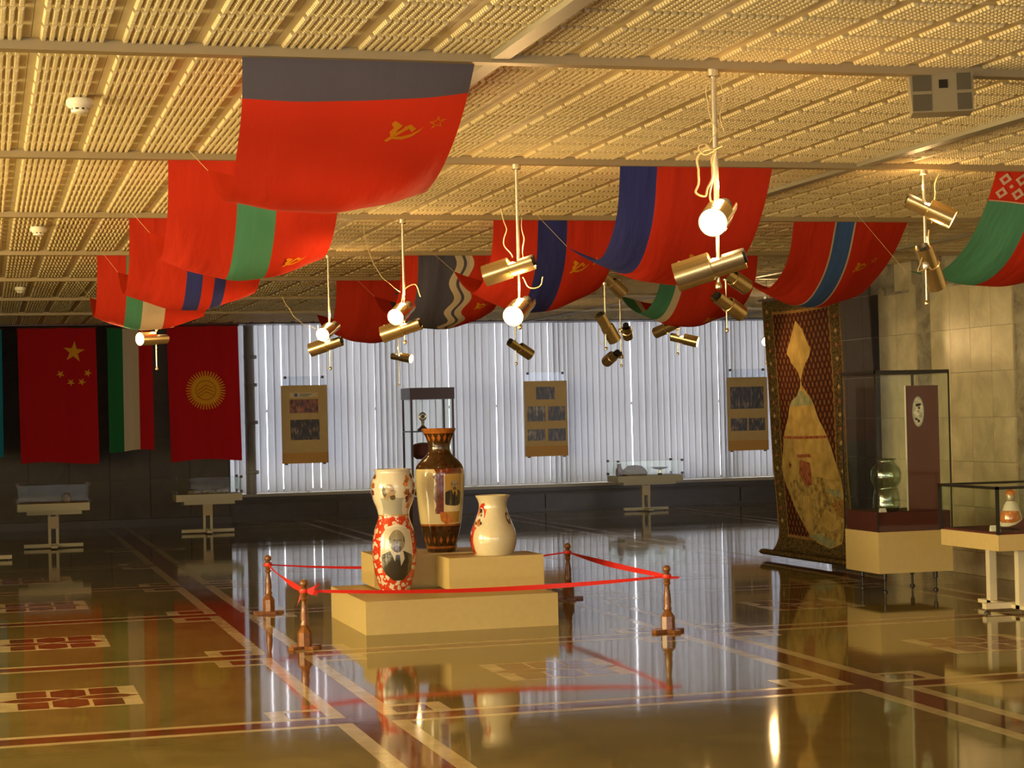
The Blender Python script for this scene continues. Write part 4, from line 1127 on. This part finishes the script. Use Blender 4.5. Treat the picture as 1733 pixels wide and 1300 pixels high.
decal('woven_rider', [(rc([(200, 740), (265, 735), (270, 750), (205, 755)]), 0, 2), (rc([(215, 765), (262, 775), (272, 880), (240, 885), (212, 830)]), 0, 2),
    (rc([(160, 780), (172, 790), (165, 812), (158, 800)]), 0, 2), (rc([(225, 945), (255, 930), (275, 1010), (268, 1090), (240, 1085), (228, 1020)]), 1, 2),
    (rc([(300, 1050), (325, 985), (360, 1010), (380, 1070), (345, 1090)]), 1, 2), (rc([(330, 890), (385, 900), (395, 935), (350, 920)]), 2, 2),
    (rc([(345, 960), (400, 940), (402, 1030), (375, 1010)]), 3, 2), (rc([(250, 1120), (300, 1100), (370, 1140), (350, 1165)]), 2, 2)], mrug, ['rug_figure', 'rug_medallion', 'rug_teal', 'rug_stripe'], t, .04)
mot = []
for k in range(17):
    for u in (.065, .935):
        v = .04 + k * .046; mot.append(([(u - .02, v), (u, v - .009), (u + .02, v), (u, v + .009)], k % 2, 0))
for k in range(22):
    u = .06 + k * .041; mot.append(([(u, .905), (u + .028, .905), (u + .028, .912), (u, .912)], 0, 0)); mot.append(([(u + .014, .926), (u + .042, .926), (u + .042, .933), (u + .014, .933)], 0, 0))
for m_ in mot: decal('border_motif', [m_], mrug, ['rug_motif', 'rug_figure'], t, .05)
MB().tube([(0, 1.12, TOPZ), (.0, -.98, TOPZ - .02)], .016, 10).build('hanging_rod', 'dark_wood', t)
for yy in (.9, -.8): MB().tube([(0, yy, TOPZ), (0, yy, CEIL - .02)], .003, 6).build('hanging_cord', 'dark_frame', t)

# ------------------------------------------------------------------ tall glass case at the marble wall
cx0, cy0, cw, cd = 7.46, 15.10, .71, .66
t = thing('tall_showcase', 'tall black-framed glass showcase on a cream base before the marble wall', 'showcase', (cx0, cy0, 0))
MB().box((0, 0, .17), (cw, cd, .53)).build('base', 'white_box', t)
MB().box((.01, .01, .53), (cw - .01, cd - .01, .70)).build('velvet_step', 'velvet_maroon', t)
for x, y in ((.10, .10), (cw - .12, .10), (.10, cd - .12), (cw - .12, cd - .12)):
    MB().lathe([(.022, 0), (.022, .012), (.010, .02), (.010, .10), (.02, .11), (.02, .17)], 12, (x, y, 0)).build('leg', 'dark_frame', t, True)
fb = .011
for x, y in ((0, 0), (cw, 0), (0, cd), (cw, cd)):
    MB().box((x - fb / 2, y - fb / 2, .53), (x + fb / 2, y + fb / 2, 1.92)).build('upright', 'dark_frame', t)
for a, b in (((0, 0), (cw, 0)), ((0, cd), (cw, cd)), ((0, 0), (0, cd)), ((cw, 0), (cw, cd))):
    MB().box((a[0] - fb / 2, a[1] - fb / 2, 1.905), (b[0] + fb / 2, b[1] + fb / 2, 1.935)).build('top_rail', 'dark_frame', t)
def pane(a, b, c, d): MB().add([a, b, c, d], [(0, 1, 2, 3)]).build('glass_pane', 'case_glass', t)
pane((0, 0, .53), (cw, 0, .53), (cw, 0, 1.91), (0, 0, 1.91)); pane((0, 0, .53), (0, cd, .53), (0, cd, 1.91), (0, 0, 1.91))
pane((cw, 0, .53), (cw, cd, .53), (cw, cd, 1.91), (cw, 0, 1.91)); pane((0, cd, .53), (cw, cd, .53), (cw, cd, 1.91), (0, cd, 1.91)); pane((0, 0, 1.92), (cw, 0, 1.92), (cw, cd, 1.92), (0, cd, 1.92))
pn = thing('picture_board', 'dark maroon upright board with a pale oval picture inside the tall showcase', 'board', (cx0 + .372, cy0 + .15, .70))
MB().box((0, 0, 0), (.315, .02, 1.10)).build('board', 'case_panel', pn)
MB().box((-.004, -.002, 0), (0.0, .022, 1.10)).build('pale_edge', 'card_white', pn)
MB().box((.06, .005, 1.10), (.068, .013, 1.21)).build('hook', 'dark_frame', pn)
decal('oval_picture', [(circle(.115, .87, .058, 28, .135), 0, 0), (circle(.115, .87, .05, 28, .125), 1, 1)] + [(circle(.115 + random.uniform(-.03, .03), .87 + random.uniform(-.09, .07), random.uniform(.006, .016), 8), 2, 2) for _ in range(9)],
      lambda a, b, l: (a, -.003 - .001 * l, b), ['glaze_grey', 'paper_oval', 'photo_dark'], pn, .1)
gv = thing('glass_vase', 'clear double-gourd glass vase inside the tall showcase', 'vase', (cx0 + .185, cy0 + .20, .70))
GV = [(r * 1.2, z) for r, z in smooth_profile([(0, .085), (.02, .095), (.10, .098), (.17, .090), (.20, .082), (.26, .105), (.32, .112), (.38, .10), (.42, .072), (.45, .068), (.462, .075)], 50)]
thin_glass('cut_glass', (.80, .86, .78), .12)
MB().lathe(GV, 40, cap=False).lathe([(r - .008, z) for r, z in reversed(GV)], 40, cap=False).build('body', 'cut_glass', gv, True)
for z, r in ((.195, .100), (.10, .119), (.458, .090)):
    MB().lathe([(r, z - .006), (r + .004, z), (r, z + .006)], 40, cap=False).build('cut_ring', 'cut_glass', gv, True)
o = MB().add([(0, 0, 0), (.06, 0, 0), (.06, .02, .035), (0, .02, .035), (0, .03, 0), (.06, .03, 0)], [(0, 1, 2, 3), (3, 2, 5, 4), (0, 3, 4), (1, 5, 2)]).build('name_card', 'card_white', None, False, (cx0 + .05, cy0 + .05, .7005))
tag(o, 'small white folded card beside the clear glass vase', 'card')

# ------------------------------------------------------------------ low glass table case at the right edge
tx, ty, tw, td = 7.42, 13.0, 1.25, .90
t = thing('table_showcase', 'low glass-topped table showcase with cream slab at the right edge', 'showcase', (tx, ty, 0))
MB().box((0, 0, .50), (tw, td, .625)).build('slab', 'white_box', t)
MB().box((.015, .015, .625), (tw - .015, td - .015, .64)).build('velvet_floor', 'velvet_maroon', t)
for x, y in ((0, 0), (tw, 0), (0, td), (tw, td)):
    MB().box((x - .011, y - .011, .625), (x + .011, y + .011, .985)).build('upright', 'dark_frame', t)
for a, b in (((0, 0), (tw, 0)), ((0, td), (tw, td)), ((0, 0), (0, td)), ((tw, 0), (tw, td))):
    MB().box((a[0] - .011, a[1] - .011, .97), (b[0] + .011, b[1] + .011, .992)).build('top_rail', 'dark_frame', t)
pane((0, 0, .64), (tw, 0, .64), (tw, 0, .975), (0, 0, .975)); pane((0, 0, .64), (0, td, .64), (0, td, .975), (0, 0, .975)); pane((0, td, .64), (tw, td, .64), (tw, td, .975), (0, td, .975)); pane((0, 0, .984), (tw, 0, .984), (tw, td, .984), (0, td, .984))
for y in (.18, .62): MB().box((.27, y, .03), (.33, y + .06, .50)).build('leg', 'white_paint', t)
MB().box((.05, .30, .03), (.9, .36, .075)).box((.27, .05, .03), (.33, .82, .06)).build('foot', 'white_paint', t)
for x, y in ((.07, .33), (.30, .08), (.30, .79)): MB().lathe([(.018, 0), (.018, .008), (.006, .012), (.006, .035)], 12, (x, y, 0)).build('levelling_foot', 'dark_frame', t)
cl = thing('draped_cloth', 'dark maroon cloth heaped inside the low table showcase', 'cloth', (tx + .50, ty + .28, .64))
vs = []; nn = 16
for j in range(nn + 1):
    for i in range(nn + 1):
        u, v = i / nn * 2 - 1, j / nn * 2 - 1; r2 = u * u + v * v
        vs.append((u * .22, v * .2, max(.002, .13 * math.exp(-r2 * 2.2) + .012 * math.sin(u * 9) * math.cos(v * 7) * math.exp(-r2))))
MB().add(vs, [(j * (nn + 1) + i, j * (nn + 1) + i + 1, (j + 1) * (nn + 1) + i + 1, (j + 1) * (nn + 1) + i) for j in range(nn) for i in range(nn)]).build('drape', 'velvet_maroon', cl, True)
fg = thing('porcelain_figure', 'small orange and white porcelain figure in the low table showcase', 'figurine', (tx + .52, ty + .70, .64))
MB().lathe([(.09, 0), (.095, .02), (.08, .10), (.055, .17), (.035, .20)], 20).build('robe', 'glaze_white', fg, True)
MB().lathe([(.082, .03), (.088, .06), (.072, .12), (.06, .125)], 20, cap=False).xf(Matrix.Translation((-.01, -.008, 0))).build('sash', 'glaze_floral', fg, True)
MB().lathe([(.004, .19), (.032, .205), (.040, .235), (.030, .265), (.004, .28)], 16).build('head', 'print_skin', fg, True)
MB().lathe([(.042, .25), (.04, .275), (.02, .295), (.002, .298)], 16).build('cap', 'glaze_floral', fg, True)
o = MB().add([(0, 0, 0), (.07, -.01, 0), (.07, .02, .045), (0, .03, .045), (0, .04, 0), (.07, .03, 0)], [(0, 1, 2, 3), (3, 2, 5, 4), (0, 3, 4), (1, 5, 2)]).build('name_card', 'card_white', None, False, (tx + .05, ty + .18, .6405))
tag(o, 'small white card on maroon velvet in the low table showcase', 'card')

# ------------------------------------------------------------------ far display tables with glass covers
def display_table(label, x, y, w=.95, d=.55, ztop=.60, fl=.38):
    t = thing('display_table', label, 'display table', (x, y, 0), 'glass-covered display tables')
    MB().box((-w / 2, -d / 2, ztop - .10), (w / 2, d / 2, ztop)).build('slab', 'table_paint', t)
    MB().box((-w / 2 + .12, -d / 2 + .08, ztop - .15), (w / 2 - .10, d / 2 - .08, ztop - .10)).build('under_tray', 'table_paint', t)
    gz0, gz1 = ztop + .03, ztop + .24
    for x_, y_ in ((-1, -1), (1, -1), (-1, 1), (1, 1)):
        px_, py_ = x_ * (w / 2 - .01), y_ * (d / 2 - .01)
        for z in (gz0, gz1): MB().box((px_ - .018, py_ - .018, z - .018), (px_ + .018, py_ + .018, z + .018)).build('corner_clip', 'dark_wood', t)
        MB().tube([(px_, py_, ztop), (px_, py_, gz0)], .008, 8).build('stud', 'dark_frame', t)
    a, b = w / 2 - .01, d / 2 - .01
    for q in (((-a, -b), (a, -b)), ((-a, b), (a, b)), ((-a, -b), (-a, b)), ((a, -b), (a, b))):
        MB().add([(q[0][0], q[0][1], gz0), (q[1][0], q[1][1], gz0), (q[1][0], q[1][1], gz1), (q[0][0], q[0][1], gz1)], [(0, 1, 2, 3)]).build('glass_pane', 'case_glass', t)
    MB().add([(-a, -b, gz1), (a, -b, gz1), (a, b, gz1), (-a, b, gz1)], [(0, 1, 2, 3)]).build('glass_pane', 'case_glass', t)
    for s in (-.05, .05): MB().box((s - .018, -.03, .05), (s + .018, .03, ztop - .14)).build('column', 'table_paint', t)
    MB().box((-.07, -.04, .26), (.07, .04, .42)).build('column_sleeve', 'rail_metal', t)
    MB().box((-fl, -.035, .015), (fl, .035, .06)).box((-.04, -d / 2, .015), (.04, d / 2, .05)).build('foot', 'table_paint', t)
    for q in (-fl + .04, fl - .04): MB().lathe([(.02, 0), (.02, .015)], 10, (q, 0, 0)).build('levelling_foot', 'dark_frame', t)
    return t
display_table('glass-covered display table under the red starred banner', .87, 25.9, .92)
display_table('glass-covered display table under the red banner with the gold sun', 3.13, 28.0, .95, .55, .575)
display_table('glass-covered display table before the blinds with a balance dish on it', 10.42, 29.5, 1.12, .55, .585)
display_table('display table cut off by the left edge, only its foot showing', -.37, 24.0, .90, fl=.68)
def lump(name, label, cat, loc, pts, mat):
    t = tag(MB().lathe(pts, 14).build(name, mat, None, True, loc), label, cat); return t
plain('clay_brown', (.16, .09, .05), .7, vary=.4, scale=20); plain('stone_grey', (.22, .18, .13), .7, vary=.4, scale=20)
o = lump('stone_relic', 'rounded grey-brown stone relic in the display table before the blinds', 'relic', (10.24, 29.5, .586), [(.20, 0), (.22, .04), (.19, .10), (.12, .155), (.02, .17)], 'stone_grey'); o.scale = (1, .8, 1)
o = lump('clay_jug', 'small reddish clay jug beside the stone relic in the display table', 'jug', (9.95, 29.42, .586), [(.05, 0), (.065, .04), (.06, .10), (.035, .14), (.03, .18), (.042, .20)], 'clay_brown')
t = thing('balance_dish', 'dark shallow dish on a brass foot in the display table before the blinds', 'dish', (10.68, 29.5, .586))
MB().lathe([(.06, 0), (.05, .012), (.02, .03), (.02, .075), (.03, .085)], 18).build('foot', 'brass', t, True)
MB().lathe([(.03, .085), (.10, .10), (.14, .12), (.137, .123), (.09, .108), (.002, .10)], 24).build('dish', 'dark_frame', t, True)
o = lump('small_pot', 'small dark pot in the display table under the starred banner', 'pot', (1.05, 25.85, .601), [(.04, 0), (.06, .04), (.055, .08), (.03, .11), (.035, .125)], 'clay_brown')
for k, (dx, lb) in enumerate(((-.2, 'flat grey stone at the left in the display table under the sun banner'), (.02, 'flat grey stone in the middle of the display table under the sun banner'), (.22, 'flat grey stone at the right in the display table under the sun banner'))):
    o = lump('flat_stone', lb, 'stone', (3.13 + dx, 27.95, .576), [(.09, 0), (.10, .02), (.08, .05), (.02, .06)], 'stone_grey'); o['group'] = 'stones under the sun banner'

# ------------------------------------------------------------------ dark cabinet before the blinds
kx, ky, kw, kd = 6.19, 28.0, .67, .62
t = thing('glazed_cabinet', 'dark wooden glazed cabinet standing before the blinds behind the tall vase', 'cabinet', (kx, ky, 0))
MB().box((0, 0, 0), (kw, kd, .42)).build('base', 'dark_wood', t)
MB().box((-.01, -.01, 1.885), (kw + .01, kd + .01, 2.06)).build('top_box', 'dark_wood', t)
for x, y in ((0, 0), (kw - .03, 0), (0, kd - .03), (kw - .03, kd - .03)): MB().box((x, y, .42), (x + .03, y + .03, 1.885)).build('upright', 'dark_wood', t)
MB().box((.005, .02, 1.395), (kw - .005, kd - .01, 1.41)).build('shelf', 'case_glass', t)
MB().box((0, .01, 1.39), (kw, .022, 1.412)).box((0, .03, 1.39), (.012, kd - .03, 1.412)).build('shelf_rail', 'dark_frame', t)
MB().add([(.03, .015, .42), (kw - .03, .015, .42), (kw - .03, .015, 1.885), (.03, .015, 1.885)], [(0, 1, 2, 3)]).build('glass_pane', 'case_glass', t)
MB().add([(.015, .03, .42), (.015, kd - .03, .42), (.015, kd - .03, 1.885), (.015, .03, 1.885)], [(0, 1, 2, 3)]).build('glass_pane', 'case_glass', t)
MB().add([(kw - .015, .03, .42), (kw - .015, kd - .03, .42), (kw - .015, kd - .03, 1.885), (kw - .015, .03, 1.885)], [(0, 1, 2, 3)]).build('glass_pane', 'case_glass', t)
tr = thing('trophy', 'small pale trophy with a round top on the cabinet shelf', 'trophy', (kx + .24, ky + .25, 1.411))
MB().lathe([(.085, 0), (.085, .02), (.05, .05), (.03, .07)], 20).build('base', 'dark_wood', tr, True)
MB().lathe([(.03, .07), (.022, .09), (.028, .15), (.022, .16)], 16).build('stem', 'steel_pole', tr, True)
MB().tube([(.052 * math.cos(a), 0, .215 + .052 * math.sin(a)) for a in np.linspace(0, 2 * PI, 25)], .014, 8).build('ring', 'steel_pole', tr, True)
MB().lathe([(.002, -.035), (.025, -.025), (.035, 0), (.025, .025), (.002, .035)], 16, (0, 0, .215)).build('globe', 'steel_pole', tr, True)
hd = thing('fur_hat', 'dark maroon hat on a stand on the cabinet floor, seen past the tall vase', 'hat', (kx + .26, ky + .30, .42))
MB().lathe([(.10, 0), (.10, .02), (.022, .04), (.022, .60)], 14).build('stand', 'dark_wood', hd, True)
MB().lathe([(.12, .56), (.19, .62), (.20, .70), (.155, .79), (.06, .81), (.002, .81)], 12).build('crown', 'velvet_maroon', hd, True)

# ------------------------------------------------------------------ posters on clear hangers
def poster(label, x, photos, bandh=.17, logo=False, Y=29.95):
    t = thing('photo_poster', label, 'poster', (x, Y, .93), 'photo posters hung before the blinds')
    W, H = .735, 1.235
    MB().box((0, 0, 0), (W, .006, H)).build('sheet', 'poster_paper', t)
    MB().box((0, -.004, 0), (W, 0, bandh)).build('lower_band', 'poster_band', t)
    for u0, u1, w0, w1, mt in photos:
        MB().box((u0 * W, -.003, H * (1 - w1)), (u1 * W, 0, H * (1 - w0))).build('photo', mt, t)
    MB().box((.02, .001, H), (W - .02, .004, H + .14)).build('clear_hanger', 'clear_hanger', t)
    for u in (.05, W - .09): MB().box((u, -.006, H + .105), (u + .04, .012, H + .145)).build('clip', 'dark_wood', t)
    for u in (.04, W - .09): MB().box((u, -.006, -.02), (u + .05, .008, 0)).build('lower_clip', 'dark_wood', t)
    for u in (.07, W - .07): MB().tube([(u, .003, H + .14), (u, .003, 3.75 - .93)], .0015, 5).build('thread', 'card_white', t)
    if logo:
        MB().box((.18 * W, -.003, H * .845), (.8 * W, 0, H * .905)).build('title_strip', 'logo_strip', t)
        MB().lathe([(.03, 0), (.03, .003)], 20).xf(Matrix.Translation((.32 * W, -.003, H * .875)) @ Matrix.Rotation(PI / 2, 4, 'X')).build('round_logo', 'logo_blue', t)
        for k, ww in ((0, .26), (1, .20)): MB().box((.40 * W, -.005, H * (.878 - .02 * k)), ((.40 + ww) * W, -.003, H * (.888 - .02 * k))).build('title_line', 'logo_blue', t)
    return t
poster('ochre poster with a blue round logo and two wide photographs', 4.535, [(.18, .80, .18, .355, 'photo_warm'), (.19, .82, .44, .70, 'photo_dark')], logo=True)
poster('ochre poster with five small photographs, beyond the squat vase', 8.52, [(.28, .71, .08, .245, 'photo_dark'), (.06, .49, .335, .535, 'photo_grey'), (.55, .95, .34, .53, 'photo_dark'), (.06, .47, .64, .79, 'photo_grey'), (.54, .95, .635, .80, 'photo_dark')])
poster('ochre poster with three photographs, partly hidden by the carpet', 12.07, [(.08, .90, .13, .43, 'photo_dark'), (.08, .48, .56, .73, 'photo_dark'), (.52, .92, .56, .73, 'photo_dark')])
